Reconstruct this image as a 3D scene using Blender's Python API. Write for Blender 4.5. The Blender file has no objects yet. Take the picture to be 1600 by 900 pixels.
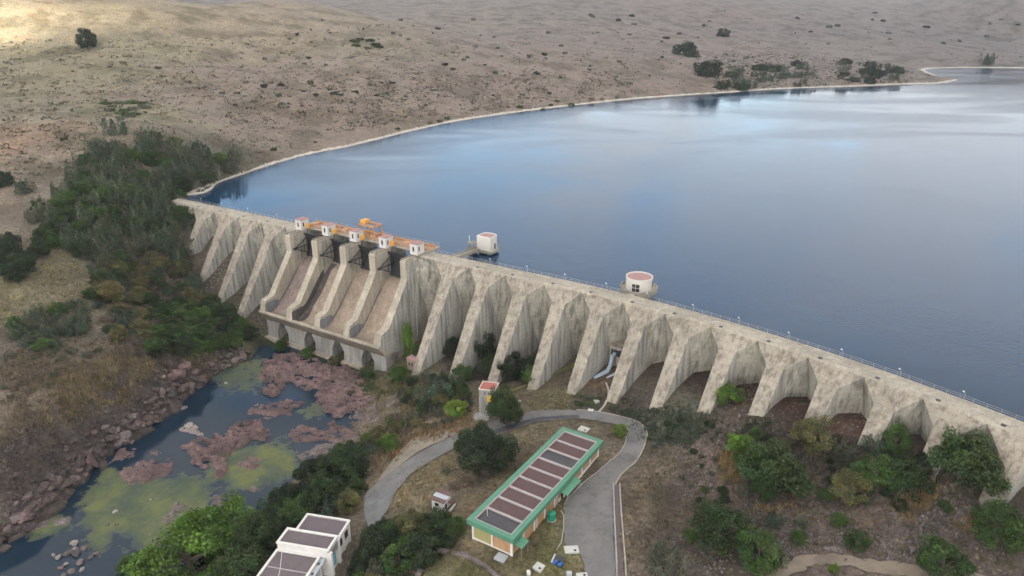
import bpy, math, random
import numpy as np
from mathutils import Vector, Matrix
random.seed(7)
RNG = np.random.default_rng(11)
SC = bpy.context.scene
COL = SC.collection
R = math.radians

# ---------------------------------------------------------------- view geometry (drone 100 m above the valley floor)
F, HY, CAMH = 1100.0, 10.0, 100.0
TH = math.atan((450 - HY) / F)
CT, ST = math.cos(TH), math.sin(TH)

def ray(px, py):
    x = (np.asarray(px, float) - 800) / F; y = (450 - np.asarray(py, float)) / F
    return x, CT + y * ST, -ST + y * CT

def at(px, py, z):
    x, y, w = ray(px, py); t = (z - CAMH) / w
    return float(x * t), float(y * t), float(z)

# ---------------------------------------------------------------- dam line: straight, then bending downstream
A0, S0, K = R(-31.5), 180.0, R(.19)
OX, OY = -139.3, 287.1
def damxy(s, n):
    if s <= S0:
        px, py, a = OX + s * math.cos(A0), OY + s * math.sin(A0), A0
    else:
        a = A0 - K * (s - S0); q = 1 / K
        px = OX + S0 * math.cos(A0) + q * (math.sin(A0) - math.sin(a))
        py = OY + S0 * math.sin(A0) + q * (math.cos(a) - math.cos(A0))
    return px + n * math.sin(a), py - n * math.cos(a)
def dam(s, n, z):
    x, y = damxy(s, n); return (x, y, z)
_SS = np.arange(-200, 520, .5)
_DX = np.array([damxy(s, 0) for s in _SS])
_DN = np.array([damxy(s, 1) for s in _SS]) - _DX
def dam_sn(x, y):
    x = np.atleast_1d(np.asarray(x, float)); y = np.atleast_1d(np.asarray(y, float))
    so = np.empty(len(x)); no = np.empty(len(x))
    for i in range(0, len(x), 20000):
        X = x[i:i+20000, None] - _DX[None, :, 0]; Y = y[i:i+20000, None] - _DX[None, :, 1]
        k = np.argmin(X * X + Y * Y, axis=1); j = np.arange(len(k))
        so[i:i+20000] = _SS[k]; no[i:i+20000] = X[j, k] * _DN[k, 0] + Y[j, k] * _DN[k, 1]
    return so, no

# ---------------------------------------------------------------- numpy noise
def _hash(ix, iy, seed):
    h = (ix.astype(np.int64) * 374761393 + iy.astype(np.int64) * 668265263 + seed * 974634777) & 0x7fffffff
    h = ((h ^ (h >> 13)) * 1274126177) & 0x7fffffff
    return ((h ^ (h >> 16)) & 0xffff) / 65535.0
def vnoise(x, y, seed=0):
    ix, iy = np.floor(x), np.floor(y); fx, fy = x - ix, y - iy
    fx = fx * fx * (3 - 2 * fx); fy = fy * fy * (3 - 2 * fy)
    a, b = _hash(ix, iy, seed), _hash(ix + 1, iy, seed); c, d = _hash(ix, iy + 1, seed), _hash(ix + 1, iy + 1, seed)
    return (a + (b - a) * fx) * (1 - fy) + (c + (d - c) * fx) * fy
def fbm(x, y, sc, octv=4, seed=0, ridge=False):
    t = 0; amp = 1; tot = 0; f = 1 / sc
    for o in range(octv):
        v = vnoise(x * f + 17.3 * o, y * f - 9.1 * o, seed + o)
        if ridge: v = 1 - abs(2 * v - 1)
        t = t + amp * v; tot += amp; amp *= .5; f *= 2.03
    return t / tot

def cells(x, y, sc, seed=0, an=1.0, rot=0.0):
    """broken slabs: height and distance to the crack, per point"""
    c, s = math.cos(rot), math.sin(rot); u, v = (x*c + y*s)/sc, (-x*s + y*c)/(sc*an); iu, iv = np.floor(u), np.floor(v)
    d1 = np.full(len(x), 9.); d2 = np.full(len(x), 9.); hh = np.zeros(len(x)); tx = np.zeros(len(x))
    for a in (-1, 0, 1):
        for b in (-1, 0, 1):
            cu, cv = iu+a, iv+b; su = cu + .1 + .8*_hash(cu, cv, seed); sv = cv + .1 + .8*_hash(cu, cv, seed+7)
            d = np.hypot(u-su, v-sv); h = _hash(cu, cv, seed+13) + ((u-su)*(_hash(cu, cv, seed+19)-.5) + (v-sv)*(_hash(cu, cv, seed+23)-.5))*.9
            n1 = d < d1; d2 = np.where(n1, d1, np.minimum(d2, d)); hh = np.where(n1, h, hh); d1 = np.where(n1, d, d1)
    return hh, (d2 - d1)
# ---------------------------------------------------------------- terrain heights: thin-plate surface through surveyed points
LAKE, POOL = 21.0, -10.5
CP = []
def cp(*pts):
    for px, py, z in pts:
        x, y, _ = at(px, py, z); CP.append((x, y, z))
cp((285,306,21),(380,272,21),(450,250,21),(540,230,21),(620,210,21),(680,196,21),(760,182,21),(850,170,21),(920,162,21),(1000,154,21),
   (1100,147,21),(1200,140,21),(1300,136,21),(1400,132,21),(1480,129,21),(1500,125,21),(1520,106,21),(1600,106.5,21),(1440,107,21.6),(1380,118,27),(1300,112,31))
for _a, _b, _z in ((320,305,17.5),(345,290,18),(380,290,14),(440,265,14),(500,250,14),(420,300,10),(600,230,14),(360,310,12),(340,312,14),(305,305,19),(310,291,27),(335,279,28),(360,269,28),(400,255,26),(332,298,17.5),(365,284,15.5),(296,300,25)): CP.append((*at(_a, _b, 21)[:2], _z))
cp((300,262,32),(200,300,27),(0,300,30),(0,200,45),(200,200,44),(0,100,60),(200,100,60),(0,0,105),(200,0,106),(400,0,107),(400,100,55),(400,200,32),
   (0,40,80),(250,40,80),(560,190,29),(540,110,50),(700,100,50),(700,50,68),(700,0,112),(1000,100,42),(1000,50,64),(1000,0,112),(850,130,34),(1080,95,42),(1180,110,33),
   (1200,100,33),(1200,50,60),(1200,0,113),(1350,100,30),(1400,100,26),(1400,60,50),(1400,0,114),(1600,90,28),(1600,50,55),(1600,0,112))
cp((0,400,22),(0,350,26),(100,350,26),(200,300,30),(250,420,8),(300,350,17),(320,400,7),(340,450,0),(380,500,-6),(100,450,15),(0,480,16),(200,480,6),(300,500,-1),(370,530,-7),
   (250,560,0),(100,600,5),(0,650,6),(0,560,11),(100,530,10),(300,562,-4),(240,590,-1),(170,632,0),(110,670,.5),(50,712,1),(0,745,1),
   (400,563,-10.6),(330,588,-10.6),(280,626,-10.6),(220,676,-10.6),(160,708,-10.6),(100,765,-10.6),(40,826,-10.6),(0,856,-10.6),(-60,900,-10.6))
cp((370,600,-12.5),(330,660,-12.6),(240,720,-12.6),(160,790,-12.6),(80,860,-12.6),(420,680,-12),(400,740,-12),(300,790,-12.5),(220,850,-12.5),(100,930,-12.6),(450,640,-11.6),
   (480,570,-10.6),(540,582,-10.2),(590,600,-9.2),(560,660,-10.4),(600,640,-8.5),(560,690,-8.6),(600,720,-6),(500,745,-9),(470,770,-9.4),(420,810,-10),(350,850,-10.4),(280,900,-10.6),(480,800,-8))
cp((650,590,-5),(640,630,-5.5),(700,640,-2.5),(760,640,-2),(850,600,-.5),(900,640,.6),(980,650,1.5),(1000,720,1.5),(1010,690,1.5),(960,740,.8),(920,800,.3),(920,900,0),(830,850,0),(800,880,0),(737,840,0),
   (880,700,.6),(940,690,.9),(780,720,0),(720,840,-.6),(690,790,-1.2),(620,770,-3.2),(580,800,-4.5),(590,750,-3.8),(570,840,-5),(640,715,-3.6),(650,680,-5),(700,695,-2.6),(730,684,-1.8),(800,655,-.6),(540,900,-5),(430,930,-6),(620,860,-4.2),(680,870,-2.6),(700,900,-1),(760,900,-.2))
cp((1100,700,4),(1060,800,1.5),(1200,760,5),(1300,720,8.5),(1400,760,9),(1300,860,5),(1450,860,7),(1600,860,10),(1560,770,14),(1600,800,13),(1000,850,.6),(1100,900,1.5),(1020,760,1.2),(990,800,.6))
def cps(*p):
    for s, n, z in p:
        x, y = damxy(s, n); CP.append((x, y, z))
cps((14,6,19),(27,7,14.5),(40,8,8),(54,8,2),(61,14,-1),(68,14,-3.5),(75,20,-8),(90,22,-10),(105,22,-10),(120,22,-9.7),(132,20,-7),(140,12,-4),(150,8,-3),(163,5,-.8),(176,3,.8),(189,2,3),(202,1,6),(214,0,8.5),(228,0,10),(240,0,11.2),
    (252,0,12.5),(265,0,13.5),(278,0,14.3),(290,0,15.6),(305,0,18),(320,0,21),(345,2,27),(380,0,34),(156,23,-4.6),(187,20,0.2),(204,20,2.4),(220,16,5.6),(246,13,10.4),(259,11.8,12.2),(271,11.6,12.8),(284,11.5,13.6),(75,28,-10.2),(100,29,-10.4),(125,28,-9.6),
    (60,-22,10),(100,-25,6),(150,-25,6),(200,-25,6),(250,-25,8),(300,-25,10),(100,-80,6),(180,-80,6),(260,-80,6))
for _a, _b, _z in ((1530,113,16),(1565,116,15),(1500,115,18.5),(1475,114,19.5),(1540,122,14),(1462,124,23.4),(1482,125.5,22.3),(1425,124,26),(1452,118,22),(1520,130,14),(1450,140,14),(1300,146,14),(1100,157,13),(900,175,13)): CP.append((*at(_a, _b, 21)[:2], _z))
CP += [(-700,300,70),(-1200,800,140),(-2500,1000,200),(-2000,3000,260),(0,3000,235),(1600,3200,235),(3200,3000,235),(3500,1500,120),(2200,700,60),(1300,100,45),(400,-100,35),(-700,-100,50),(-300,-300,10),(100,-400,20),(800,-500,60),
       (-300,80,-2),(-180,60,-8),(-100,20,-8),(0,0,1),(120,60,14),(200,40,24),(260,40,32),(200,300,5),(300,500,5),(600,800,8),(100,260,5),(400,300,5),(900,800,6),(1000,500,8),(900,960,14),(700,200,10),(450,150,14),(-330,160,18),(-420,260,38)]
CP = np.array(CP)
_, _k = np.unique(np.round(CP[:, :2] / 2.5), axis=0, return_index=True); CP = CP[np.sort(_k)]
def _phi(d2): return np.where(d2 > 1e-12, d2 * np.log(d2 + 1e-12), 0)
_P = CP[:, :2] / 100.0
_n = len(_P)
_Kx = _phi(((_P[:, None] - _P[None]) ** 2).sum(-1)) + np.eye(_n) * .004
_Q = np.c_[np.ones(_n), _P]
_W = np.linalg.solve(np.block([[_Kx, _Q], [_Q.T, np.zeros((3, 3))]]), np.r_[CP[:, 2], 0, 0, 0])
def h0(x, y):
    x = np.atleast_1d(np.asarray(x, float)).ravel(); y = np.atleast_1d(np.asarray(y, float)).ravel()
    o = np.empty(len(x))
    for i in range(0, len(x), 20000):
        q = np.c_[x[i:i+20000], y[i:i+20000]] / 100.0
        o[i:i+20000] = _phi(((q[:, None] - _P[None]) ** 2).sum(-1)) @ _W[:_n] + _W[_n] + q @ _W[_n+1:]
    return np.minimum(o, 290)
_T = np.geomspace(45, 3600, 120)
def on_ground(px, py):
    """points of the smooth ground under lines of sight, refined"""
    px = np.atleast_1d(np.asarray(px, float)); py = np.atleast_1d(np.asarray(py, float))
    x, y, w = ray(px, py)
    X = x[:, None] * _T; Y = y[:, None] * _T; Z = CAMH + w[:, None] * _T
    G = h0(X, Y).reshape(X.shape); below = Z < G
    k = np.where(below.any(1), below.argmax(1), len(_T) - 1); k = np.clip(k, 1, None); j = np.arange(len(k))
    lo, hi = _T[k-1].copy(), _T[k].copy()
    for _ in range(7):
        t = (lo + hi) / 2; u = CAMH + w * t < h0(x*t, y*t); hi = np.where(u, t, hi); lo = np.where(u, lo, t)
    t = (lo + hi) / 2
    return np.c_[x * t, y * t, h0(x * t, y * t)]
def og(px, py): return on_ground([px], [py])[0]
def zc_of(p): return p[1] * CT - (p[2] - CAMH) * ST

# ---------------------------------------------------------------- mesh helpers
class MB:
    def __init__(s): s.v = []; s.f = []
    def add(s, vs, fs):
        o = len(s.v); s.v += [tuple(v) for v in vs]; s.f += [tuple(i + o for i in f) for f in fs]; return s
    def prism(s, poly, z0, z1, top=None):
        n = len(poly); t = top or poly
        vs = [(x, y, z0) for x, y in poly] + [(x, y, z1) for x, y in t]
        return s.add(vs, [tuple(range(n))[::-1], tuple(range(n, 2*n))] + [(i, (i+1) % n, n+(i+1) % n, n+i) for i in range(n)])
    def box(s, c, d, rz=0.0):
        cx, cy, cz = c; a, b, h = d[0]/2, d[1]/2, d[2]/2; co, si = math.cos(rz), math.sin(rz)
        return s.prism([(cx+x*co-y*si, cy+x*si+y*co) for x, y in ((-a,-b),(a,-b),(a,b),(-a,b))], cz-h, cz+h)
    def hexa(s, p):      # eight corners: four below, four above
        return s.add(p, [(3,2,1,0),(4,5,6,7),(0,1,5,4),(1,2,6,5),(2,3,7,6),(3,0,4,7)])
    def tube(s, path, r, seg=6):
        rs = r if isinstance(r, (list, tuple)) else [r] * len(path); ring = []
        P = [Vector(p) for p in path]
        for i, p in enumerate(P):
            d = (P[min(i+1, len(P)-1)] - P[max(i-1, 0)]).normalized()
            u = d.orthogonal().normalized() if abs(d.z) > .95 else d.cross(Vector((0,0,1))).normalized(); w = d.cross(u)
            ring.append([p + (u*math.cos(2*math.pi*k/seg) + w*math.sin(2*math.pi*k/seg))*rs[i] for k in range(seg)])
        vs = [v for q in ring for v in q]; n = seg
        fs = [(i*n+k, i*n+(k+1) % n, (i+1)*n+(k+1) % n, (i+1)*n+k) for i in range(len(P)-1) for k in range(n)]
        return s.add(vs, fs + [tuple(range(n))[::-1], tuple((len(P)-1)*n+k for k in range(n))])
    def lathe(s, c, prof, seg=32, a0=0, a1=2*math.pi):
        cx, cy, cz = c; full = abs(a1-a0-2*math.pi) < 1e-6; m = seg if full else seg+1
        vs = [(cx+r*math.cos(a0+(a1-a0)*k/seg), cy+r*math.sin(a0+(a1-a0)*k/seg), cz+z) for r, z in prof for k in range(m)]
        fs = []
        for i in range(len(prof)-1):
            for k in range(seg):
                q = (k+1) % m; fs.append((i*m+k, i*m+q, (i+1)*m+q, (i+1)*m+k))
        return s.add(vs, fs)
    def build(s, name, mat, parent=None, smooth=False, loc=None):
        me = bpy.data.meshes.new(name); me.from_pydata(s.v, [], s.f); me.validate(); me.update()
        if smooth: me.polygons.foreach_set('use_smooth', [True]*len(me.polygons))
        if mat: me.materials.append(mat)
        o = bpy.data.objects.new(name, me); COL.objects.link(o)
        if parent: o.parent = parent
        if loc is not None: o.location = loc
        return o
def local(mb, loc):
    mb.v = [(x-loc[0], y-loc[1], z-loc[2]) for x, y, z in mb.v]; return mb
def tag(o, label=None, cat=None, group=None, kind=None):
    if label: o['label'] = label
    if cat: o['category'] = cat
    if group: o['group'] = group
    if kind: o['kind'] = kind
    return o
def empty(name, loc=(0,0,0), rz=0, label=None, cat=None, group=None):
    o = bpy.data.objects.new(name, None); COL.objects.link(o); o.location = loc; o.rotation_euler = (0,0,rz); o.empty_display_size = .5
    return tag(o, label, cat, group)
def kids(o): return list(o.children)
def dup(root, loc, rz=0, sc=(1,1,1), label=None, group=None, cat=None):
    ch = kids(root); c = root.copy(); COL.objects.link(c); c.location = loc; c.rotation_euler = (0,0,rz); c.scale = sc
    if label: c['label'] = label
    if group: c['group'] = group
    elif 'group' in c.keys(): del c['group']
    if cat: c['category'] = cat
    for k in ch:
        d = k.copy(); COL.objects.link(d); d.parent = c
        for g in kids(k):
            e = g.copy(); COL.objects.link(e); e.parent = d
    return c
def np_mesh(name, V, Fq, mat, cols=None, colname='col', smooth=False):
    """fast mesh from numpy vertices and equal-sided faces"""
    me = bpy.data.meshes.new(name); nv, nf, k = len(V), len(Fq), Fq.shape[1]
    me.vertices.add(nv); me.vertices.foreach_set('co', np.ascontiguousarray(V, dtype=np.float32).ravel())
    me.loops.add(nf*k); me.loops.foreach_set('vertex_index', np.ascontiguousarray(Fq, dtype=np.int32).ravel())
    me.polygons.add(nf); me.polygons.foreach_set('loop_start', np.arange(0, nf*k, k, dtype=np.int32)); me.polygons.foreach_set('loop_total', np.full(nf, k, dtype=np.int32))
    if smooth: me.polygons.foreach_set('use_smooth', np.ones(nf, dtype=bool))
    me.update(calc_edges=True)
    if cols is not None:
        a = me.color_attributes.new(colname, 'FLOAT_COLOR', 'POINT')
        a.data.foreach_set('color', np.c_[cols, np.ones(nv)].astype(np.float32).ravel() if cols.shape[1] == 3 else cols.astype(np.float32).ravel())
    if mat: me.materials.append(mat)
    return me
def link(name, me, parent=None, loc=None):
    o = bpy.data.objects.new(name, me); COL.objects.link(o)
    if parent: o.parent = parent
    if loc is not None: o.location = loc
    return o

# ---------------------------------------------------------------- materials
class NT:
    def __init__(s, name, world=False):
        s.m = bpy.data.worlds.new(name) if world else bpy.data.materials.new(name); s.m.use_nodes = True
        s.t = s.m.node_tree; s.t.nodes.clear()
    def n(s, typ, ins=None, **kw):
        q = s.t.nodes.new(typ)
        for k, v in kw.items(): setattr(q, k, v)
        for k, v in (ins or {}).items():
            if isinstance(v, bpy.types.NodeSocket): s.t.links.new(v, q.inputs[k])
            else: q.inputs[k].default_value = v
        return q
    def noise(s, vec, scale, detail=4, rough=.55, dist=0):
        return s.n('ShaderNodeTexNoise', {'Vector': vec, 'Scale': scale, 'Detail': detail, 'Roughness': rough, 'Distortion': dist}).outputs['Fac']
    def ramp(s, fac, stops, interp='LINEAR'):
        q = s.n('ShaderNodeValToRGB', {'Fac': fac}); e = q.color_ramp.elements; q.color_ramp.interpolation = interp
        while len(e) < len(stops): e.new(.5)
        for el, (p, c) in zip(e, stops): el.position = p; el.color = (c, c, c, 1) if not isinstance(c, tuple) else (*c, 1)
        return q.outputs['Color']
    def mix(s, a, b, fac, mode='MIX'):
        q = s.n('ShaderNodeMix', data_type='RGBA', blend_type=mode)
        for k, v in ((0, fac), (6, a), (7, b)):
            if isinstance(v, bpy.types.NodeSocket): s.t.links.new(v, q.inputs[k])
            else: q.inputs[k].default_value = v if not isinstance(v, tuple) or len(v) == 4 else (*v, 1)
        return q.outputs[2]
    def math(s, op, a, b=0.0):
        return s.n('ShaderNodeMath', {0: a, 1: b}, operation=op).outputs[0]
    def mapv(s, vec, scale=(1,1,1), rot=(0,0,0)):
        return s.n('ShaderNodeMapping', {'Vector': vec, 'Scale': scale, 'Rotation': rot}).outputs[0]
    def pos(s): return s.n('ShaderNodeNewGeometry').outputs['Position']
    def obj(s): return s.n('ShaderNodeTexCoord').outputs['Object']
    def bump(s, h, strength=.5, dist=.1): return s.n('ShaderNodeBump', {'Height': h, 'Strength': strength, 'Distance': dist}).outputs[0]
    def out(s, col, rough=.9, normal=None, **ins):
        d = {'Base Color': col if isinstance(col, bpy.types.NodeSocket) else (*col, 1), 'Roughness': rough}
        if normal is not None: d['Normal'] = normal
        for k, v in ins.items(): d[k.replace('_', ' ')] = v
        b = s.n('ShaderNodeBsdfPrincipled', d); o = s.n('ShaderNodeOutputMaterial', {'Surface': b.outputs[0]}); s.b = b; return s.m
def plain(name, col, rough=.7, var=.25, scale=1.5, metal=0.0, bump=.1):
    t = NT(name); p = t.pos(); f = t.noise(p, scale, 5, .6)
    c = t.mix(tuple(max(0, k*(1-var)) for k in col), tuple(min(1, k*(1+var)) for k in col), f)
    return t.out(c, rough, t.bump(t.noise(p, scale*6, 3), bump, .05), Metallic=metal)
def concrete_mat(name, base, stain=.55, tint=(.30,.22,.15), tf=.35, lift=.12):
    t = NT(name); p = t.pos()
    a = t.noise(p, .08, 4, .6); c = t.mix(tuple(k*.80 for k in base), tuple(min(1, k*1.14) for k in base), t.ramp(a, [(.3,0.),(.7,1.)]))
    streak = t.noise(t.mapv(p, (.9,.9,.07)), 1.0, 5, .62)
    c = t.mix(c, tuple(k*.42 for k in base), t.math('MULTIPLY', t.ramp(streak, [(.47,0.),(.62,1.)]), stain))
    wash = t.noise(t.mapv(p, (.55,.55,.05)), 1.0, 4, .6)
    c = t.mix(c, tuple(min(1, k*1.28) for k in base), t.math('MULTIPLY', t.ramp(wash, [(.52,0.),(.66,1.)]), .75))
    bl = t.noise(p, .28, 5, .65); c = t.mix(c, tint, t.math('MULTIPLY', t.ramp(bl, [(.56,0.),(.70,1.)]), tf))
    z = t.n('ShaderNodeSeparateXYZ', {0: p}).outputs[2]
    fr = t.math('FRACT', t.math('MULTIPLY', t.math('ADD', z, t.math('MULTIPLY', t.noise(p, .3, 2), .5)), 1/1.5))
    ln = t.ramp(fr, [(0.,1.),(.09,0.),(.93,0.),(1.,1.)])
    c = t.mix(c, tuple(k*.55 for k in base), t.math('MULTIPLY', ln, lift*2))
    fine = t.noise(p, 2.2, 6, .7); c = t.mix(c, t.mix(c, (.62,.62,.62), 1.0, 'MULTIPLY'), t.ramp(fine, [(.42,0.),(.72,.75)]))
    return t.out(c, .92, t.bump(t.noise(p, 3.0, 5, .7), .25, .15))
M = {}
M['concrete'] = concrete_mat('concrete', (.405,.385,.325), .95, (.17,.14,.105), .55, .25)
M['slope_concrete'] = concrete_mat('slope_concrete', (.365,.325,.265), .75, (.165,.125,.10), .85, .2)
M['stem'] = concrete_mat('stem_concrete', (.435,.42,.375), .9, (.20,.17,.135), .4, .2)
M['crest'] = concrete_mat('crest', (.40,.365,.30), .35, (.25,.19,.145), .55, .04)
M['chute'] = concrete_mat('chute', (.36,.285,.22), .35, (.24,.19,.16), .4)
M['chute_purple'] = concrete_mat('chute_purple', (.29,.225,.20), .5, (.22,.18,.17), .5)
M['lip'] = concrete_mat('lip', (.45,.40,.32), .3, (.25,.18,.12), .3)
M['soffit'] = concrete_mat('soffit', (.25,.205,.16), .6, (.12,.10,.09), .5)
M['pillar'] = concrete_mat('pillar', (.36,.345,.32), .7)
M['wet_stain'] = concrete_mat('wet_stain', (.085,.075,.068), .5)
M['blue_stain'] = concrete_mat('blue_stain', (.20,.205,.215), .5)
M['white_wall'] = plain('white_wall', (.68,.665,.63), .75, .13, .7)
M['cream_wall'] = plain('cream_wall', (.62,.59,.54), .8, .08, .8)
M['pink_roof'] = plain('pink_roof', (.36,.215,.205), .8, .18, .9)
M['dark_glass'] = plain('dark_glass', (.03,.035,.04), .25, .2)
M['black_steel'] = plain('black_steel', (.028,.03,.034), .55, .3)
M['orange'] = plain('orange', (.48,.24,.115), .6, .2, 2)
M['amber'] = plain('amber', (.68,.34,.07), .55, .12, 2)
M['rail_steel'] = plain('rail_steel', (.33,.33,.32), .5, .15, metal=.3)
M['lamp_head'] = plain('lamp_head', (.72,.74,.76), .4, .05)
M['pale_slab'] = plain('pale_slab', (.50,.50,.47), .85, .18, 2.5)
M['channel'] = concrete_mat('channel', (.40,.375,.335), .3)
M['kerb'] = plain('kerb', (.37,.34,.295), .9, .35, .8)
M['green_metal'] = plain('green_metal', (.085,.235,.155), .6, .2, .5)
M['canopy_green'] = plain('canopy_green', (.085,.255,.16), .5, .14, .9)
M['roof_maroon'] = plain('roof_maroon', (.105,.062,.062), .85, .25, 1.1)
M['roof_wet'] = plain('roof_wet', (.040,.037,.044), .3, .35, .5)
M['roof_mauve'] = plain('roof_mauve', (.135,.110,.118), .85, .22, .8)
M['roof_rib'] = plain('roof_rib', (.37,.335,.335), .8, .22, 2)
M['house_wall'] = plain('house_wall', (.60,.58,.55), .8, .16, .8)
M['tank_green'] = plain('tank_green', (.015,.22,.13), .45, .12, 3)
M['blue_plastic'] = plain('blue_plastic', (.02,.10,.30), .4, .15, 4)
M['pipe_blue'] = plain('pipe_blue', (.30,.37,.45), .45, .2, 2)
M['red_roof'] = plain('red_roof', (.36,.115,.095), .75, .2, 1.5)
M['yellow_door'] = plain('yellow_door', (.72,.45,.04), .6, .1, 2)
M['rust_roof'] = plain('rust_roof', (.13,.075,.07), .75, .3, 2)
M['pale_tin'] = plain('pale_tin', (.40,.43,.47), .5, .15, 2)
M['teal_door'] = plain('teal_door', (.12,.32,.38), .6, .15, 2)
M['mossy_wall'] = plain('mossy_wall', (.15,.15,.05), .9, .4, 1.2)
M['post_wood'] = plain('post_wood', (.30,.26,.22), .9, .3, 3)
def brick_mat(name, a, b, mortar, along):
    t = NT(name); p = t.obj()
    v = t.n('ShaderNodeSeparateXYZ', {0: p}); v = t.n('ShaderNodeCombineXYZ', {0: t.math('ADD', v.outputs[0], v.outputs[1]), 1: v.outputs[2], 2: 0.0}).outputs[0]
    q = t.n('ShaderNodeTexBrick', {'Vector': v, 'Color1': (*a,1), 'Color2': (*b,1), 'Mortar': (*mortar,1), 'Scale': 1.0, 'Mortar Size': .012, 'Brick Width': .36, 'Row Height': .12})
    c = t.mix(q.outputs[0], t.mix(q.outputs[0], (.7,.66,.6), 1.0, 'MULTIPLY'), t.ramp(t.noise(t.mapv(p, (1,1,.4)), .9, 5), [(.4,0.),(.7,1.)]))
    return t.out(c, .85)
M['brick'] = brick_mat('brick', (.52,.29,.13), (.44,.24,.11), (.42,.33,.24), 0)
M['pale_brick'] = brick_mat('pale_brick', (.42,.32,.26), (.36,.27,.22), (.38,.33,.29), 0)
def asphalt_mat(name, base, crack=.4):
    t = NT(name); p = t.pos()
    c = t.mix(tuple(k*.78 for k in base), tuple(k*1.22 for k in base), t.ramp(t.noise(p, .22, 5, .6), [(.3,0.),(.7,1.)]))
    c = t.mix(c, (.27,.235,.19), t.math('MULTIPLY', t.ramp(t.noise(p, .35, 6, .72, .6), [(.50,0.),(.68,1.)]), crack)); c = t.mix(c, tuple(k*.6 for k in base), t.math('MULTIPLY', t.ramp(t.noise(p, .16, 5, .7), [(.56,0.),(.66,1.)]), .7))
    cr = t.n('ShaderNodeTexVoronoi', {'Vector': t.n('ShaderNodeVectorMath', {0: p, 1: t.n('ShaderNodeTexNoise', {'Vector': p, 'Scale': .6, 'Detail': 4}).outputs['Color']}, operation='ADD').outputs[0], 'Scale': .3}, feature='DISTANCE_TO_EDGE').outputs['Distance']; c = t.mix(tuple(k*.5 for k in base), c, t.math('MAXIMUM', t.ramp(cr, [(0.,.45),(.02,1.)]), t.ramp(t.noise(p, .12, 3), [(.42,1.),(.58,0.)])))
    g = t.noise(p, 9, 3, .7); c = t.mix(c, t.mix(c, (.6,.6,.6), 1.0, 'MULTIPLY'), g)
    return t.out(c, .9, t.bump(g, .3, .05))
M['asphalt'] = asphalt_mat('asphalt', (.20,.197,.197))
M['asphalt_worn'] = asphalt_mat('asphalt_worn', (.205,.212,.215), .5)
M['old_concrete'] = asphalt_mat('old_concrete', (.31,.275,.22), .6)
M['dirt'] = asphalt_mat('dirt', (.25,.205,.155), .5)
M['patch'] = asphalt_mat('patch', (.085,.085,.10), .15)
def rock_mat(name, a, b, dark):
    t = NT(name); p = t.pos(); f = t.noise(p, .45, 6, .65)
    c = t.mix(a, b, t.ramp(f, [(.35,0.),(.65,1.)])); c = t.mix(c, t.mix(c, (.62,.62,.64), 1.0, 'MULTIPLY'), t.ramp(t.noise(p, .13, 4, .6), [(.42,0.),(.6,1.)])); p = t.n('ShaderNodeVectorMath', {0: p, 1: t.n('ShaderNodeTexNoise', {'Vector': p, 'Scale': .8, 'Detail': 4}).outputs['Color']}, operation='ADD').outputs[0]
    cr = t.n('ShaderNodeTexVoronoi', {'Vector': t.mapv(p, (1,1.7,1.6), (0,0,R(35))), 'Scale': .55}, feature='DISTANCE_TO_EDGE').outputs['Distance']
    c = t.mix(dark, c, t.ramp(cr, [(0.,0.),(.07,1.)]))
    c = t.mix(c, dark, t.math('MULTIPLY', t.ramp(t.noise(p, 1.1, 6, .7), [(.55,0.),(.70,1.)]), .75))
    return t.out(c, .9, t.bump(t.noise(p, 2.0, 6, .7), .7, .3))
M['pink_rock'] = rock_mat('pink_rock', (.15,.097,.094), (.26,.172,.16), (.05,.04,.04))
M['dark_rock'] = rock_mat('dark_rock', (.085,.068,.064), (.15,.115,.105), (.03,.025,.025))
M['grey_rock'] = rock_mat('grey_rock', (.165,.135,.13), (.25,.21,.20), (.06,.05,.052))
M['brown_rock'] = rock_mat('brown_rock', (.21,.145,.125), (.28,.215,.18), (.06,.048,.045))
M['pale_rock'] = rock_mat('pale_rock', (.36,.31,.28), (.42,.36,.32), (.16,.13,.12))
# ================================================================ SETTING
# ---- road edges (pairs of points on the two sides), resolved on the ground
ROAD = [((576,824),(591,822)),((571,805),(599,808)),((571,772),(610,787)),((591,753),(622,764)),((622,730),(640,743)),((660,705),(664,726)),((701,683),(703,704)),((726,674),(730,694)),((760,662),(766,683)),((800,650),(805,669)),
        ((839,642.5),(841,659)),((870,641),(871,656)),((892,640.5),(892,653.5)),((910,641.5),(910,655)),((930,643.5),(928,656.5)),((950,647),(944,659.5)),((975,652.5),(962,664)),((992,658),(973,671)),((1003,665),(978,678)),((1010,676),(979,685)),((1009,688),(976,696)),
        ((1001,708),(966,711)),((992,722),(952,722)),((979,733),(934,738)),((969,743),(914,753)),((961,758),(897,770)),((958.5,775),(884,785)),((958.5,800),(880,806)),((959,830),(881,832)),((960,852),(884,850)),((961,875),(908,868)),((962,900),(916,900)),((964,960),(917,960))]
OLDROAD = [((590,752),(600,748)),((612,722),(618,733)),((632,697),(652,707)),((655,680),(685,690)),((690,672),(716,676)),((720,668),(728,672))]
TRACK = [((1010,962),(1100,962)),((1120,935),(1155,948)),((1185,905),(1210,912)),((1220,884),(1245,894)),((1252,870),(1268,884)),((1300,866),(1302,882)),((1360,875),(1355,891)),((1420,882),(1415,900)),((1500,893),(1490,915)),((1600,915),(1580,940))]
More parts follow.
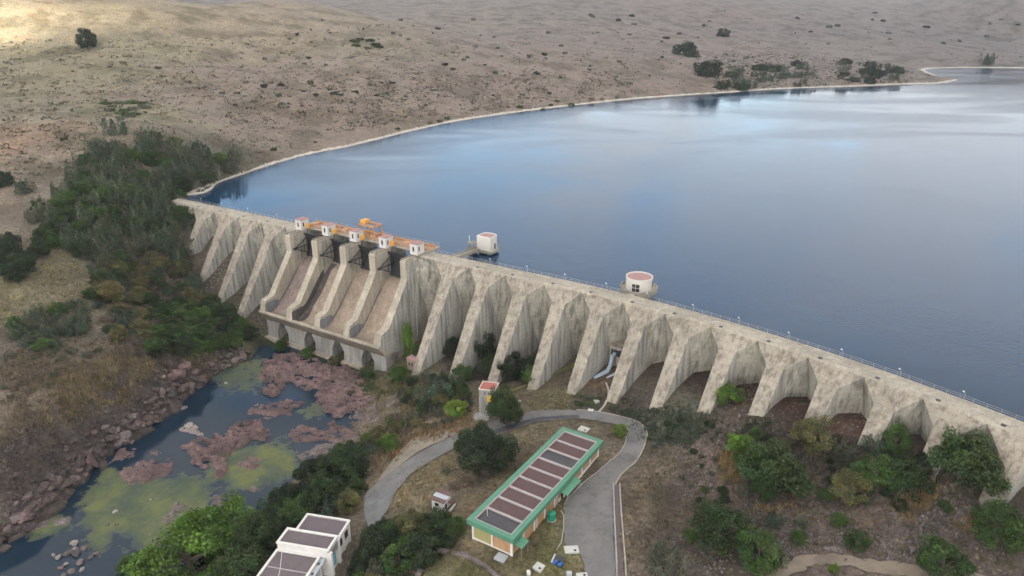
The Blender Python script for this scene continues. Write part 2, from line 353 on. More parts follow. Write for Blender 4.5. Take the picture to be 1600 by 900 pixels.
def edge_pts(pairs):
    a = on_ground([p[0][0] for p in pairs], [p[0][1] for p in pairs]); b = on_ground([p[1][0] for p in pairs], [p[1][1] for p in pairs])
    def dense(q):
        o = []
        for i in range(len(q)-1):
            p0, p1, p2, p3 = q[max(i-1,0)], q[i], q[i+1], q[min(i+2,len(q)-1)]
            for t in np.linspace(0, 1, 5)[:-1]:
                o.append(.5*((2*p1)+(-p0+p2)*t+(2*p0-5*p1+4*p2-p3)*t*t+(-p0+3*p1-3*p2+p3)*t**3))
        return np.array(o + [q[-1]])
    return dense(a), dense(b)
ROADS = {k: edge_pts(v) for k, v in (('road', ROAD), ('old_road', OLDROAD), ('dirt_track', TRACK))}
FLAT = []
for k, (a, b) in ROADS.items():
    for p, q in zip(a, b): FLAT.append((*((p+q)/2)[:2], np.linalg.norm(p-q)/2 + .7, .16))
for x, y, r in ((6,127,9),(-3,113,8),(14,141,9),(20,146,6),(-14.7,123.7,4),(-38,113,7),(-40,105,8),(-38,98,8),(-41,117,7),(-6,164,5)): FLAT.append((x, y, r, 0))
FLAT = np.array(FLAT)

def height(x, y, full=True):
    h = h0(x, y); s, n = dam_sn(x, y)
    d = np.sqrt(x*x + y*y)
    far = np.clip((d - 150) / 400, 0, 1)
    up = np.clip((-n - 5) / 20, 0, 1)
    shore = np.clip(np.abs(h - 21) / 8, .12, 1) * (up > 0) + (up == 0)
    amp = (1.1 + 4.5 * far) * shore
    nz = amp * (fbm(x, y, 38, 4, 3) - .5) + (0.45 + .5*far) * shore * (fbm(x, y, 6, 3, 9) - .5)
    # broken rock on the steep bank over the pool and ledges beside it
    gx = (h0(x+1.5, y) - h0(x-1.5, y)) / 3; gy = (h0(x, y+1.5) - h0(x, y-1.5)) / 3
    sl = np.hypot(gx, gy); bank = np.clip((sl - .42) / .4, 0, 1) * (d < 260) * (n > 8)
    nz += bank * (3.2 * (fbm(x + h*.8, y, 6, 4, 21, True) - .55) + 3.4*(cells(x, y, 3.6, 5, 2.2, R(50))[0] - .5))
    shelf = np.exp(-((s - 128)/22)**2 - ((n - 46)/20)**2); nz += shelf * (1.2 * (fbm(x*.8, y*1.2, 5, 4, 31, True) - .5) + 1.0*(cells(x, y, 3.0, 9, .6, R(-20))[0] - .5))
    m = np.ones(len(x)); drop = np.zeros(len(x))
    near = np.where((np.abs(x) < 120) & (y < 200) & (y > 60))[0]
    if len(near):
        D = np.hypot(x[near, None] - FLAT[None, :, 0], y[near, None] - FLAT[None, :, 1])
        w = np.clip((D - FLAT[None, :, 2]) / 3.0, 0, 1); m[near] = w.min(1)
        drop[near] = np.where(D < FLAT[None, :, 2], FLAT[None, :, 3], 0).max(1)
    return h + nz * m - drop, bank, s, n

def axis(lo, hi, a, b, st, g):
    mid = list(np.arange(a, b + st/2, st)); L = []; v = a; q = st
    while v > lo: q *= g; v -= q; L.append(v)
    Rr = []; v = mid[-1]; q = st
    while v < hi: q *= g; v += q; Rr.append(v)
    return np.array(L[::-1] + mid + Rr)
gx_, gy_ = axis(-3200, 4200, -160, 150, 1.1, 1.032), axis(-250, 3800, 92, 300, 1.1, 1.026)
GX, GY = np.meshgrid(gx_, gy_); TX, TY = GX.ravel(), GY.ravel()
TZ, BANK, TS, TN = height(TX, TY)
nx, ny = len(gx_), len(gy_)
_i = (np.arange(ny-1)[:, None]*nx + np.arange(nx-1)[None]).ravel()
TF = np.c_[_i, _i+1, _i+nx+1, _i+nx]
from mathutils.bvhtree import BVHTree
def gz(x, y):
    """height of the built ground sheet (bilinear)"""
    x = np.atleast_1d(np.asarray(x, float)); y = np.atleast_1d(np.asarray(y, float))
    i = np.clip(np.searchsorted(gx_, x) - 1, 0, nx-2); j = np.clip(np.searchsorted(gy_, y) - 1, 0, ny-2)
    fx = (x - gx_[i]) / (gx_[i+1] - gx_[i]); fy = (y - gy_[j]) / (gy_[j+1] - gy_[j]); Z = TZ.reshape(ny, nx)
    return (Z[j, i]*(1-fx) + Z[j, i+1]*fx)*(1-fy) + (Z[j+1, i]*(1-fx) + Z[j+1, i+1]*fx)*fy

# ---- ground colours by place
CC = [  # px, py, r, g, b
 (30,20,.40,.34,.22),(150,20,.40,.34,.22),(300,15,.37,.31,.21),(60,90,.27,.245,.16),(220,70,.30,.27,.18),(120,120,.26,.235,.15),(350,60,.33,.28,.2),(480,30,.35,.295,.22),(700,20,.34,.285,.225),(900,20,.31,.26,.215),(1100,20,.31,.25,.21),(1300,20,.29,.25,.215),(1550,20,.28,.245,.21),
 (60,180,.265,.23,.165),(30,215,.29,.205,.145),(200,170,.24,.225,.14),(130,240,.255,.215,.165),(300,160,.255,.21,.165),(400,110,.265,.215,.175),(400,200,.26,.21,.17),(500,160,.28,.22,.18),(560,70,.28,.245,.18),(600,170,.265,.215,.17),(700,130,.265,.215,.18),(800,80,.275,.225,.19),(800,140,.26,.21,.175),(900,120,.27,.22,.18),(1000,80,.275,.225,.19),(1000,130,.25,.205,.17),
 (1100,120,.25,.205,.17),(1150,80,.29,.235,.20),(1250,105,.25,.205,.18),(1250,60,.28,.24,.205),(1350,60,.27,.235,.205),(1400,115,.23,.195,.165),(1480,60,.26,.225,.20),(1550,90,.25,.215,.19),
 (10,330,.22,.18,.14),(60,300,.22,.185,.14),(150,330,.10,.09,.07),(230,270,.10,.095,.07),(250,340,.095,.09,.07),(330,255,.12,.11,.08),(200,390,.10,.09,.072),(300,420,.12,.10,.085),(260,480,.12,.10,.085),(350,480,.10,.095,.07),(320,540,.13,.12,.085),(40,430,.25,.225,.14),(90,440,.26,.235,.155),(130,480,.23,.20,.145),(20,480,.21,.195,.125),
 (100,520,.15,.135,.11),(30,560,.17,.15,.125),(150,560,.20,.17,.13),(200,510,.22,.185,.14),(60,610,.21,.175,.14),(120,600,.24,.20,.145),(210,570,.24,.20,.145),(30,680,.22,.18,.145),(90,660,.235,.20,.14),(180,620,.13,.115,.10),(250,595,.13,.11,.10),(310,580,.16,.12,.11),(130,700,.10,.085,.08),(60,760,.13,.10,.09),(0,800,.15,.11,.10),(200,650,.085,.075,.072),
 (400,560,.16,.15,.09),(450,545,.11,.15,.06),(520,560,.12,.14,.06),(600,600,.13,.13,.08),(560,660,.20,.155,.145),(610,640,.17,.15,.12),(620,620,.20,.185,.13),(640,590,.15,.14,.09),(580,700,.16,.14,.115),(640,660,.17,.15,.10),(700,620,.13,.125,.085),(740,590,.12,.10,.09),(690,660,.25,.20,.14),(620,700,.26,.22,.15),(560,740,.20,.175,.125),(600,715,.27,.23,.165),
 (680,740,.28,.24,.155),(650,770,.28,.24,.16),(720,740,.23,.20,.135),(720,770,.24,.205,.14),(760,760,.19,.165,.12),(700,810,.19,.175,.11),(740,800,.20,.175,.12),(780,700,.18,.165,.12),(830,690,.20,.175,.125),(830,670,.20,.18,.12),(940,680,.19,.165,.13),(900,665,.20,.18,.135),(860,625,.21,.195,.11),(830,610,.16,.145,.10),(880,600,.15,.13,.10),(900,635,.12,.115,.09),(940,625,.115,.10,.085),(945,600,.20,.135,.09),(955,590,.13,.09,.07),
 (860,810,.19,.18,.09),(850,850,.18,.18,.075),(830,840,.24,.19,.13),(870,870,.18,.185,.085),(800,880,.19,.17,.10),(750,855,.22,.185,.12),(720,880,.22,.215,.115),(700,895,.22,.215,.115),(740,900,.22,.21,.11),(620,850,.13,.12,.08),(560,860,.14,.125,.10),(580,840,.16,.14,.11),
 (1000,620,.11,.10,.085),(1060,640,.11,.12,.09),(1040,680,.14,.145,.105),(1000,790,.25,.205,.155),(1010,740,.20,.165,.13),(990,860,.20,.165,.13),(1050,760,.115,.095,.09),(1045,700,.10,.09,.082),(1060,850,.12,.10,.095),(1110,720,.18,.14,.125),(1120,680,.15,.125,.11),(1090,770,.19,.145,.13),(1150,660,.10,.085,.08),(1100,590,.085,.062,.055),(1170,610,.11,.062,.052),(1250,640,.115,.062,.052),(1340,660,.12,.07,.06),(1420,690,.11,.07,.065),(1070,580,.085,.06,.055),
 (1230,690,.16,.135,.125),(1300,690,.13,.11,.10),(1350,740,.11,.095,.085),(1260,780,.13,.11,.10),(1150,820,.10,.085,.08),(1230,830,.145,.115,.11),(1290,850,.13,.105,.10),(1350,810,.22,.17,.15),(1400,800,.22,.175,.15),(1450,790,.17,.14,.13),(1440,830,.20,.17,.155),(1500,830,.15,.125,.115),(1550,800,.13,.11,.10),(1590,790,.14,.115,.105),(1350,870,.16,.13,.115),(1500,880,.15,.125,.11),(1200,880,.15,.125,.11),(1560,900,.13,.11,.10),(1580,720,.14,.12,.105)]
CC = np.array(CC); _cg = on_ground(CC[:, 0], CC[:, 1]); _cl = np.c_[_cg[:, :2] / (np.hypot(_cg[:, 0], _cg[:, 1])[:, None]) , np.log(np.hypot(_cg[:, 0], _cg[:, 1]))[:, None]]
def polar(x, y):
    d = np.maximum(np.hypot(x, y), 5.0); return np.c_[np.arctan2(x, np.maximum(y, 1.0)), np.log(d) * 1.0]
_cp = polar(_cg[:, 0], _cg[:, 1])
def ground_col(x, y):
    d = np.hypot(x, y); wsc = np.clip(d/100, .7, 8)
    wx = x + (fbm(x, y, 14, 3, 51) - .5) * 9 * wsc; wy = y + (fbm(x, y, 14, 3, 61) - .5) * 9 * wsc
    P = polar(wx, wy); o = np.empty((len(x), 3))
    for i in range(0, len(x), 20000):
        D2 = ((P[i:i+20000, None] - _cp[None]) ** 2).sum(-1) + 2e-4; w = D2 ** -2.2
        o[i:i+20000] = (w @ CC[:, 2:]) / w.sum(1)[:, None]
    return o
TC = ground_col(TX, TY)
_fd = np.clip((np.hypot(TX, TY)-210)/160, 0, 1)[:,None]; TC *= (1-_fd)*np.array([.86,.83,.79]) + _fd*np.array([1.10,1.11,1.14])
v = fbm(TX, TY, 22, 4, 71); v2 = fbm(TX, TY, 5, 3, 81)
TC *= (.80 + .40 * v + .22 * (v2 - .5))[:, None]
_bk = .85*np.clip(BANK*1.5,0,1); TC = TC*(1-_bk)[:,None] + np.array([.082,.068,.064])*_bk[:,None]*(.35+1.3*fbm(TX+TZ, TY-TZ, 3.0, 3, 41))[:,None]
lakeside = np.clip((-TN - 6) / 6, 0, 1); lakeside[TS < -60] = np.where(TN[TS < -60] < 40, 1, 0)[:]
rocky = np.clip(BANK * 1.3, 0, 1)
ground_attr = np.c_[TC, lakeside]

def ground_material():
    t = NT('ground'); p = t.pos()
    at_ = t.n('ShaderNodeVertexColor', layer_name='col'); c = at_.outputs[0]; lake = at_.outputs[1]
    z = t.n('ShaderNodeSeparateXYZ', {0: p}).outputs[2]
    n1 = t.noise(p, .9, 6, .7); n2 = t.noise(p, .16, 5, .65); n3 = t.noise(p, .035, 5, .6)
    c = t.mix(c, t.mix(c, (.48,.45,.42), 1.0, 'MULTIPLY'), t.ramp(n1, [(.40,.0),(.60,1.)]))
    c = t.mix(c, t.mix(c, (1.30,1.24,1.10), 1.0, 'MULTIPLY'), t.ramp(n2, [(.50,0.),(.66,1.)]))
    c = t.mix(c, t.mix(c, (.60,.60,.54), 1.0, 'MULTIPLY'), t.ramp(n3, [(.48,0.),(.60,1.)])); n4 = t.noise(t.mapv(p, (1,1,1)), .055, 7, .75); c = t.mix(c, t.mix(c, (1.05,.80,.70), 1.0, 'MULTIPLY'), t.ramp(n4, [(.54,0.),(.64,.55)])); c = t.mix(c, t.mix(c, (.62,.61,.57), 1.0, 'MULTIPLY'), t.ramp(t.noise(p, .11, 7, .78), [(.55,0.),(.66,.9)]))
    # stones and tufts scattered over the ground
    pj = t.n('ShaderNodeVectorMath', {0: p, 1: t.n('ShaderNodeTexNoise', {'Vector': p, 'Scale': 1.3, 'Detail': 3}).outputs['Color']}, operation='ADD').outputs[0]
    w = t.n('ShaderNodeTexVoronoi', {'Vector': pj, 'Scale': .95, 'Randomness': 1.0})
    st = t.math('MULTIPLY', t.ramp(w.outputs['Distance'], [(.22,1.),(.36,0.)]), t.ramp(t.noise(p, .05, 3), [(.45,0.),(.62,1.)]))
    c = t.mix(c, (.40,.34,.28), t.math('MULTIPLY', st, .4))
    w2 = t.n('ShaderNodeTexVoronoi', {'Vector': pj, 'Scale': .26, 'Randomness': 1.0})
    tu = t.math('MULTIPLY', t.ramp(w2.outputs['Distance'], [(.16,1.),(.34,0.)]), t.ramp(t.noise(p, .021, 3), [(.45,0.),(.6,1.)]))
    c = t.mix(c, (.085,.085,.055), t.math('MULTIPLY', tu, .6))
    # bleached band left by the falling water line
    edge = t.math('ADD', z, t.math('MULTIPLY', t.math('SUBTRACT', t.noise(p, .16, 6, .7), .5), 2.6))
    band = t.ramp(t.n('ShaderNodeMapRange', {'Value': edge, 'From Min': 20., 'From Max': 24.}).outputs[0], [(.0,1.),(.36,1.),(.47,0.)])
    c = t.mix(c, (.60,.55,.47), t.math('MULTIPLY', band, lake))
    wet = t.ramp(t.n('ShaderNodeMapRange', {'Value': z, 'From Min': -12., 'From Max': -8.}).outputs[0], [(.35,1.),(.55,0.)])
    c = t.mix(c, t.mix(c, (.45,.45,.42), 1.0, 'MULTIPLY'), wet)
    h = t.math('ADD', t.math('MULTIPLY', n1, .6), t.math('MULTIPLY', t.noise(p, .3, 6, .7), 1.2))
    return t.out(c, .95, t.bump(h, .6, .6))
M['ground'] = ground_material()
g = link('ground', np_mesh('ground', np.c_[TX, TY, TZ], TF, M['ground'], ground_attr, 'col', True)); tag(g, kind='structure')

# ---- water
def lake_material():
    t = NT('lake_water'); p = t.pos()
    big = t.noise(t.mapv(p, (.55,1.1,1), (0,0,R(-28))), .014, 4, .55, .8)
    rip = t.noise(t.mapv(p, (1,1.7,1), (0,0,R(-20))), .8, 3, .6); sw = t.noise(p, .13, 3, .5)
    h = t.math('ADD', t.math('MULTIPLY', rip, t.ramp(big, [(.40,.12),(.60,1.)])), t.math('MULTIPLY', sw, .9))
    rg = t.ramp(big, [(.38,.05),(.62,.16)])
    return t.out((.008,.038,.085), rg, t.bump(h, .22, .25), IOR=1.33)
M['lake'] = lake_material()
mb = MB(); pl = [damxy(s, 1.6) for s in np.arange(-8, 346, 3)]
pl += [(160,60),(420,-60),(900,-60),(2200,500),(2200,1500),(900,1500),(-100,1300),(-160,700),(-180,320)]
pl = pl[::-1]
mb.add([(x, y, LAKE) for x, y in pl], [tuple(range(len(pl)))])
tag(mb.build('lake_water', M['lake']), kind='structure')

# ---- pool below the spillway with algae mats
ALGAE = [[(318,588),(345,570),(412,560),(414,616),(376,618),(340,604)],[(356,700),(400,684),(448,700),(470,726),(450,752),(400,766),(340,762),(320,745)],
 [(172,736),(136,764),(128,800),(140,822),(126,856),(160,862),(182,830),(216,864),(244,850),(282,834),(322,800),(332,768),(284,744),(250,752)],
 [(470,640),(505,628),(520,640),(512,655),(480,652)],[(420,690),(450,680),(470,700),(465,725),(435,730)],[(60,812),(100,806),(104,822),(70,830)],[(180,662),(230,640),(250,646),(215,672),(185,690)],[(250,800),(330,775),(380,770),(380,800),(320,850),(280,870),(240,860)]]
STRENGTH = [.62,.85,1.0,.6,.6,.8,.8,.42]
def inpoly(x, y, poly):
    c = np.zeros(len(x), bool); n = len(poly)
    for i in range(n):
        x0, y0 = poly[i]; x1, y1 = poly[(i+1) % n]
        k = ((y0 > y) != (y1 > y)) & (x < (x1-x0)*(y-y0)/((y1-y0) + 1e-12) + x0); c ^= k
    return c
def polydist(x, y, poly):
    d = np.full(len(x), 1e9); n = len(poly)
    for i in range(n):
        a = np.array(poly[i]); b = np.array(poly[(i+1) % n]); ab = b-a; L = ab@ab + 1e-12
        t = np.clip(((x-a[0])*ab[0]+(y-a[1])*ab[1])/L, 0, 1); d = np.minimum(d, np.hypot(x-a[0]-t*ab[0], y-a[1]-t*ab[1]))
    return np.where(inpoly(x, y, poly), d, -d)
px_ = np.arange(-130, -20, .8); py_ = np.arange(88, 222, .8); PX, PY = [a.ravel() for a in np.meshgrid(px_, py_)]
alg = np.zeros(len(PX))
for poly, sg in zip(ALGAE, STRENGTH):
    w = [at(a, b, POOL)[:2] for a, b in poly]
    d = polydist(PX, PY, w) + (fbm(PX, PY, 6, 4, 5) - .5) * 9
    alg = np.maximum(alg, sg * np.clip(d/6 + .55, 0, 1))
m_, n_ = len(px_), len(py_); _i = (np.arange(n_-1)[:, None]*m_ + np.arange(m_-1)[None]).ravel()
t = NT('pool_water'); p = t.pos(); a_ = t.n('ShaderNodeVertexColor', layer_name='algae').outputs[0]
br = t.noise(t.mapv(p, (1,1,1)), .45, 6, .7); am = t.ramp(t.math('ADD', t.math('MULTIPLY', a_, 1.05), t.math('MULTIPLY', t.math('SUBTRACT', br, .5), 1.9)), [(.36,0.),(.50,.45),(.95,1.)])
ac = t.mix((.06,.085,.06), (.14,.155,.06), t.ramp(t.noise(p, .12, 5, .6), [(.38,0.),(.62,1.)])); ac = t.mix(ac, (.22,.22,.11), t.ramp(t.noise(p, 1.1, 5, .7), [(.56,0.),(.75,.7)]))
M['pool'] = t.out(t.mix((.010,.026,.046), ac, am), t.mix((.06,.06,.06), (.75,.75,.75), am), t.bump(t.noise(p, 1.2, 3), .06, .1), IOR=1.33)
tag(link('pool_water', np_mesh('pool_water', np.c_[PX, PY, np.full(len(PX), POOL)], np.c_[_i, _i+1, _i+m_+1, _i+m_], M['pool'], np.c_[alg, alg, alg], 'algae')), kind='structure')

# ---- roads
def ribbon(name, mat, a, b, up=.09, sub=5, jag=.25, thick=0):
    V = []; k = sub+1
    for i, (p, q) in enumerate(zip(a, b)):
        for j in range(k):
            f = j/sub; e = p + (q-p)*f
            if j in (0, sub): e = e + (q-p)/np.linalg.norm(q-p+1e-9)*(random.uniform(-jag, jag))
            V.append((e[0], e[1], 0))
    V = np.array(V); V[:, 2] = h0(V[:, 0], V[:, 1]) + up
    i = (np.arange(len(a)-1)[:, None]*k + np.arange(k-1)[None]).ravel()
    return link(name, np_mesh(name, V, np.c_[i, i+1, i+k+1, i+k], mat, smooth=True))
tag(ribbon('road', M['asphalt'], *ROADS['road'], up=.06), kind='structure')
tag(ribbon('old_road', M['old_concrete'], *ROADS['old_road'], up=.05), kind='structure')
tag(ribbon('dirt_track', M['dirt'], *ROADS['dirt_track'], up=.05, jag=.5), kind='structure')
ra, rb = ROADS['road']
# dark strip of newer tar along the inside of the upper bend and pale dusty strip by the building
def strip(name, mat, i0, i1, f0, f1, up):
    a = ra[i0:i1]; b = rb[i0:i1]
    return tag(ribbon(name, mat, a+(b-a)*f0, a+(b-a)*f1, up=up, sub=2, jag=.15), kind='structure')
strip('road_patch', M['patch'], 26, 52, .62, .93, .072)
strip('road_patch', M['asphalt_worn'], 0, 12, .05, .95, .072)
def kerb_line(name, pts, w, h, mat, label, cat, group=None, base=0.0):
    mb = MB(); n = len(pts); P = np.array(pts); Z = h0(P[:, 0], P[:, 1])
    for i in range(n-1):
        d = P[i+1]-P[i]; L = np.hypot(*d[:2]); u = np.array([-d[1], d[0]])/(L+1e-9)*w/2
        c = []
        for zz in (-.35, h):
            c += [(P[i][0]+u[0], P[i][1]+u[1], Z[i]+zz+base), (P[i][0]-u[0], P[i][1]-u[1], Z[i]+zz+base), (P[i+1][0]-u[0], P[i+1][1]-u[1], Z[i+1]+zz+base), (P[i+1][0]+u[0], P[i+1][1]+u[1], Z[i+1]+zz+base)]
        mb.hexa([c[0],c[1],c[2],c[3],c[4],c[5],c[6],c[7]])
    return tag(mb.build(name, mat), label, cat, group)
kerb_line('kerb', [p + (p-q)/np.linalg.norm(p-q)*.12 for p, q in zip(ra[50:101], rb[50:101])], .22, .17, M['kerb'], 'pale kerb round the outside of the tight road bend', 'kerb')
kerb_line('kerb', [q + (q-p)/np.linalg.norm(p-q)*.12 for p, q in zip(ra[74:106], rb[74:106])], .2, .15, M['kerb'], 'thin kerb between the road and the long building with the green roof edge', 'kerb')
lk = on_ground([876,881,880,877,868,862], [797,806,828,848,862,870])
kerb_line('kerb', list(lk), .2, .14, M['kerb'], 'thin kerb edging the lawn beside the road below the green tank', 'kerb')

# ---- camera, sky, sun
cam = bpy.data.cameras.new('camera'); co = bpy.data.objects.new('camera', cam); COL.objects.link(co)
cam.sensor_width = 36.0; cam.lens = 36.0 * F / 1600.0; cam.clip_end = 20000; cam.clip_start = .5
co.location = (0, 0, CAMH); co.rotation_euler = (math.pi/2 - TH, 0, 0); SC.camera = co
SUN_EL, SUN_AZ = R(16), R(208)
w = NT('World', True); SC.world = w.m
sky = w.n('ShaderNodeTexSky', sky_type='NISHITA'); sky.sun_disc = False; sky.sun_elevation = SUN_EL; sky.sun_rotation = SUN_AZ; sky.air_density = 1.0; sky.dust_density = 1.0; sky.altitude = 1200
d = w.n('ShaderNodeTexCoord').outputs['Generated']
sx = w.n('ShaderNodeSeparateXYZ', {0: d}); zc = w.math('ADD', w.math('MAXIMUM', sx.outputs[2], 0.0), .12)
pv = w.n('ShaderNodeCombineXYZ', {0: w.math('DIVIDE', sx.outputs[0], zc), 1: w.math('DIVIDE', sx.outputs[1], zc), 2: 0.0}).outputs[0]
cl = w.noise(w.mapv(pv, (1.0,1.5,1)), 1.25, 7, .62, .6)
side = w.ramp(w.n('ShaderNodeMapRange', {'Value': sx.outputs[0], 'From Min': -.5, 'From Max': .7}).outputs[0], [(0.,0.),(1.,1.)])
cov = w.ramp(w.math('ADD', cl, w.math('MULTIPLY', side, .25)), [(.525,0.),(.66,1.)])
behind = w.ramp(w.n('ShaderNodeMapRange', {'Value': sx.outputs[1], 'From Min': -.3, 'From Max': .35}).outputs[0], [(0.,1.),(1.,0.)])
cov = w.math('MAXIMUM', w.math('MULTIPLY', cov, .85), w.math('MULTIPLY', behind, .8))
CLOUDC = (4.4, 4.35, 4.4)
sdv = (math.sin(SUN_AZ)*math.cos(SUN_EL), math.cos(SUN_AZ)*math.cos(SUN_EL), math.sin(SUN_EL))
dt = w.n('ShaderNodeVectorMath', {0: d, 1: sdv}, operation='DOT_PRODUCT').outputs['Value']
glow = w.math('ADD', .42, w.math('MULTIPLY', w.math('POWER', w.math('MAXIMUM', dt, 0.0), 2.0), 3.6))
cbr = w.n('ShaderNodeVectorMath', {0: CLOUDC, 'Scale': glow}, operation='SCALE').outputs[0]
skyc = w.mix(sky.outputs[0], w.mix(cbr, CLOUDC, w.ramp(w.n('ShaderNodeMapRange', {'Value': sx.outputs[1], 'From Min': -.2, 'From Max': .3}).outputs[0], [(0.,0.),(1.,1.)])), cov)
bg = w.n('ShaderNodeBackground', {'Color': skyc, 'Strength': .12}); w.n('ShaderNodeOutputWorld', {'Surface': bg.outputs[0]})
sun = bpy.data.lights.new('sun', 'SUN'); sun.energy = 5.0; sun.angle = R(1.0); sun.color = (1.0, .90, .76)
so = bpy.data.objects.new('sun', sun); COL.objects.link(so)
sd = Vector((math.sin(SUN_AZ)*math.cos(SUN_EL), math.cos(SUN_AZ)*math.cos(SUN_EL), math.sin(SUN_EL)))
so.rotation_euler = sd.to_track_quat('Z', 'Y').to_euler(); so.location = sd * 500
# ---- unseen cloudbank, added to shade everything but the far corner of the hill
def shade_cloud():
    ALT = 620.0; k = (ALT - 70) / sd.z; ox, oy = sd.x*k, sd.y*k
    gx = np.arange(-1100, 2700, 50.0); gy = np.arange(-350, 3000, 50.0); X, Y = [a.ravel() for a in np.meshgrid(gx, gy)]
    e = on_ground([-60,0,70,140,220,290], [112,100,86,72,52,26]); ex = e[:,0]-sd.x/sd.z*(e[:,2]-70); ey = e[:,1]-sd.y/sd.z*(e[:,2]-70)
    ex = np.r_[-1100,ex,-1600]; ey = np.r_[ey[0]-30,ey,ey[-1]+330]; lit = inpoly(X, Y, list(zip(np.r_[ex,-1600,-1600], np.r_[ey,ey[-1],ey[0]]))); ed = np.where(lit, -1, 1)*np.min([np.hypot(X-a, Y-b) for a, b in zip(np.interp(np.linspace(0,len(ex)-1,160), np.arange(len(ex)), ex), np.interp(np.linspace(0,len(ey)-1,160), np.arange(len(ey)), ey))], axis=0); xb = X - ed
    m = np.minimum(np.minimum(X - xb, 2600 - X), np.minimum(Y + 300, 2900 - Y))
    f = np.clip(m / 120 + .15*(fbm(X, Y, 180, 3, 4)-.5), 0, 1); f = f*f*(3-2*f)
    keep = (f > 0).reshape(len(gy), len(gx))
    top = ALT + f*(6 + 40*fbm(X, Y, 260, 4, 8)); bot = ALT - f*(6 + 20*fbm(X, Y, 200, 3, 15))
    nx_, ny_ = len(gx), len(gy); N = nx_*ny_; V = np.r_[np.c_[X+ox, Y+oy, top], np.c_[X+ox, Y+oy, bot]]; Fq = []
    cell = keep[:-1,:-1] | keep[1:,:-1] | keep[:-1,1:] | keep[1:,1:]
    for j, i in zip(*np.where(cell)):
        a = j*nx_+i; Fq.append((a, a+1, a+nx_+1, a+nx_)); Fq.append((N+a+nx_, N+a+nx_+1, N+a+1, N+a))
    t = NT('shade_cloud'); d_ = t.n('ShaderNodeBsdfDiffuse', {'Color': (.92,.92,.92,1)}); tr = t.n('ShaderNodeBsdfTranslucent', {'Color': (.95,.95,.95,1)})
    mx = t.n('ShaderNodeMixShader', {0: .6, 1: d_.outputs[0], 2: tr.outputs[0]}); t.n('ShaderNodeOutputMaterial', {'Surface': mx.outputs[0]})
    tag(link('shade_cloud', np_mesh('shade_cloud', V, np.array(Fq), t.m, smooth=True)), kind='structure')
shade_cloud()
SC.view_settings.view_transform = 'Standard'; SC.view_settings.look = 'None'; SC.view_settings.gamma = 1.0; SC.view_settings.exposure = 1.75
SC.cycles.use_adaptive_sampling = True; SC.cycles.adaptive_threshold = .02; SC.cycles.max_bounces = 6; SC.cycles.diffuse_bounces = 3; SC.cycles.glossy_bounces = 3; SC.cycles.transmission_bounces = 4; SC.cycles.transparent_max_bounces = 6; SC.cycles.use_denoising = True

# ---- the air between here and the far hills
HAZE = .00018
if HAZE:
    t = NT('haze'); v = t.n('ShaderNodeVolumePrincipled', {'Color': (.86,.89,.95,1), 'Density': HAZE, 'Anisotropy': .0}); t.n('ShaderNodeOutputMaterial', {'Volume': v.outputs[0]})
    zlo, zhi = float(TZ.min())-1.0, max(float(TZ.max())+4.0, 112.0)
    tag(MB().hexa([(x, y, z) for z in (zlo, zhi) for x, y in ((-3260,-300),(4300,-300),(4300,3900),(-3260,3900))]).build('haze', t.m), kind='stuff')
# ================================================================ DAM
PK = [0.5, 14.0, 27.6, 41.5, 54.8, 67.5]                     # joints between buttress heads on the far part
PK2 = [136.4, 150, 162.8, 176.6, 189.0, 202.0, 214.6, 227.6, 240.2, 252.8, 265.6, 278.0, 290.0, 302.5, 315.0, 327.5, 340]
dam_root = empty('dam', dam(180, 0, 0), 0, 'long curved concrete buttress dam with a gated spillway holding back the blue lake', 'dam')
DL = Vector(dam(180, 0, 0))
def dpart(mb, name, mat, parent=None, smooth=False): return local(mb, DL).build(name, mat, parent or dam_root, smooth)
def nd(z): return 3 + .7*(25-z)
def nu(z): return -1.2 - .35*(25-z)
def na(z): return 3.4 - (24.4-z)*.30
def nsh(z): return 6.1 - (20.5-z)*.34
def buttress(s0, s1, c=None, left=None, right=None):
    sc = c if c is not None else (s0+s1)/2
    xs = np.array([sc]); zb = 40
    for q in (-3, 3, 8, 13, 18, 23): zb = min(zb, float(h0(*[np.array([v]) for v in damxy(sc, q)])[0]))
    zb -= 3.0; LV = list(np.linspace(zb, 20.5, 7)) + [21.3, 22.1, 22.9, 23.7, 24.4]
    side = MB(); front = MB(); stem = MB(); rows = []
    for z in LV:
        hw = 2.15 - .03*max(0, 20.5-z); hs = 2.15 + .06*max(0, 20.5-z); N = nd(z)
        def flank(sp, sg):
            if z >= 20.5:
                f = min(1, max(0, (N-na(z))/(nsh(z)-na(z)+1e-9))); return (sp + (sc+sg*2.15-sp)*f, na(z)+(nsh(z)-na(z))*f), (sp + (sc+sg*2.15-sp)*f, N)
            return (sc+sg*hs, nsh(z)), (sc+sg*hw, N)
        L1, L2 = flank(s0+.012, -1); R1, R2 = flank(s1-.012, 1)
        rows.append([dam(*p, z) for p in [(s0+.012, nu(z)), (s0+.012, na(z)), L1, L2, R2, R1, (s1-.012, na(z)), (s1-.012, nu(z))]])
    for i in range(len(rows)-1):
        for j in range(8):
            k = (j+1) % 8; q = [rows[i][j], rows[i][k], rows[i+1][k], rows[i+1][j]]
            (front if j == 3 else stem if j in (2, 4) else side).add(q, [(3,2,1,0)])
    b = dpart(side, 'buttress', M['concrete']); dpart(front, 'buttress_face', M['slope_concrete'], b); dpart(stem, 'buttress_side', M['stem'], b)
    return b
for a, b in zip(PK[:-1], PK[1:]): buttress(a, b)
for a, b in zip(PK2[:-1], PK2[1:]): buttress(a, b)
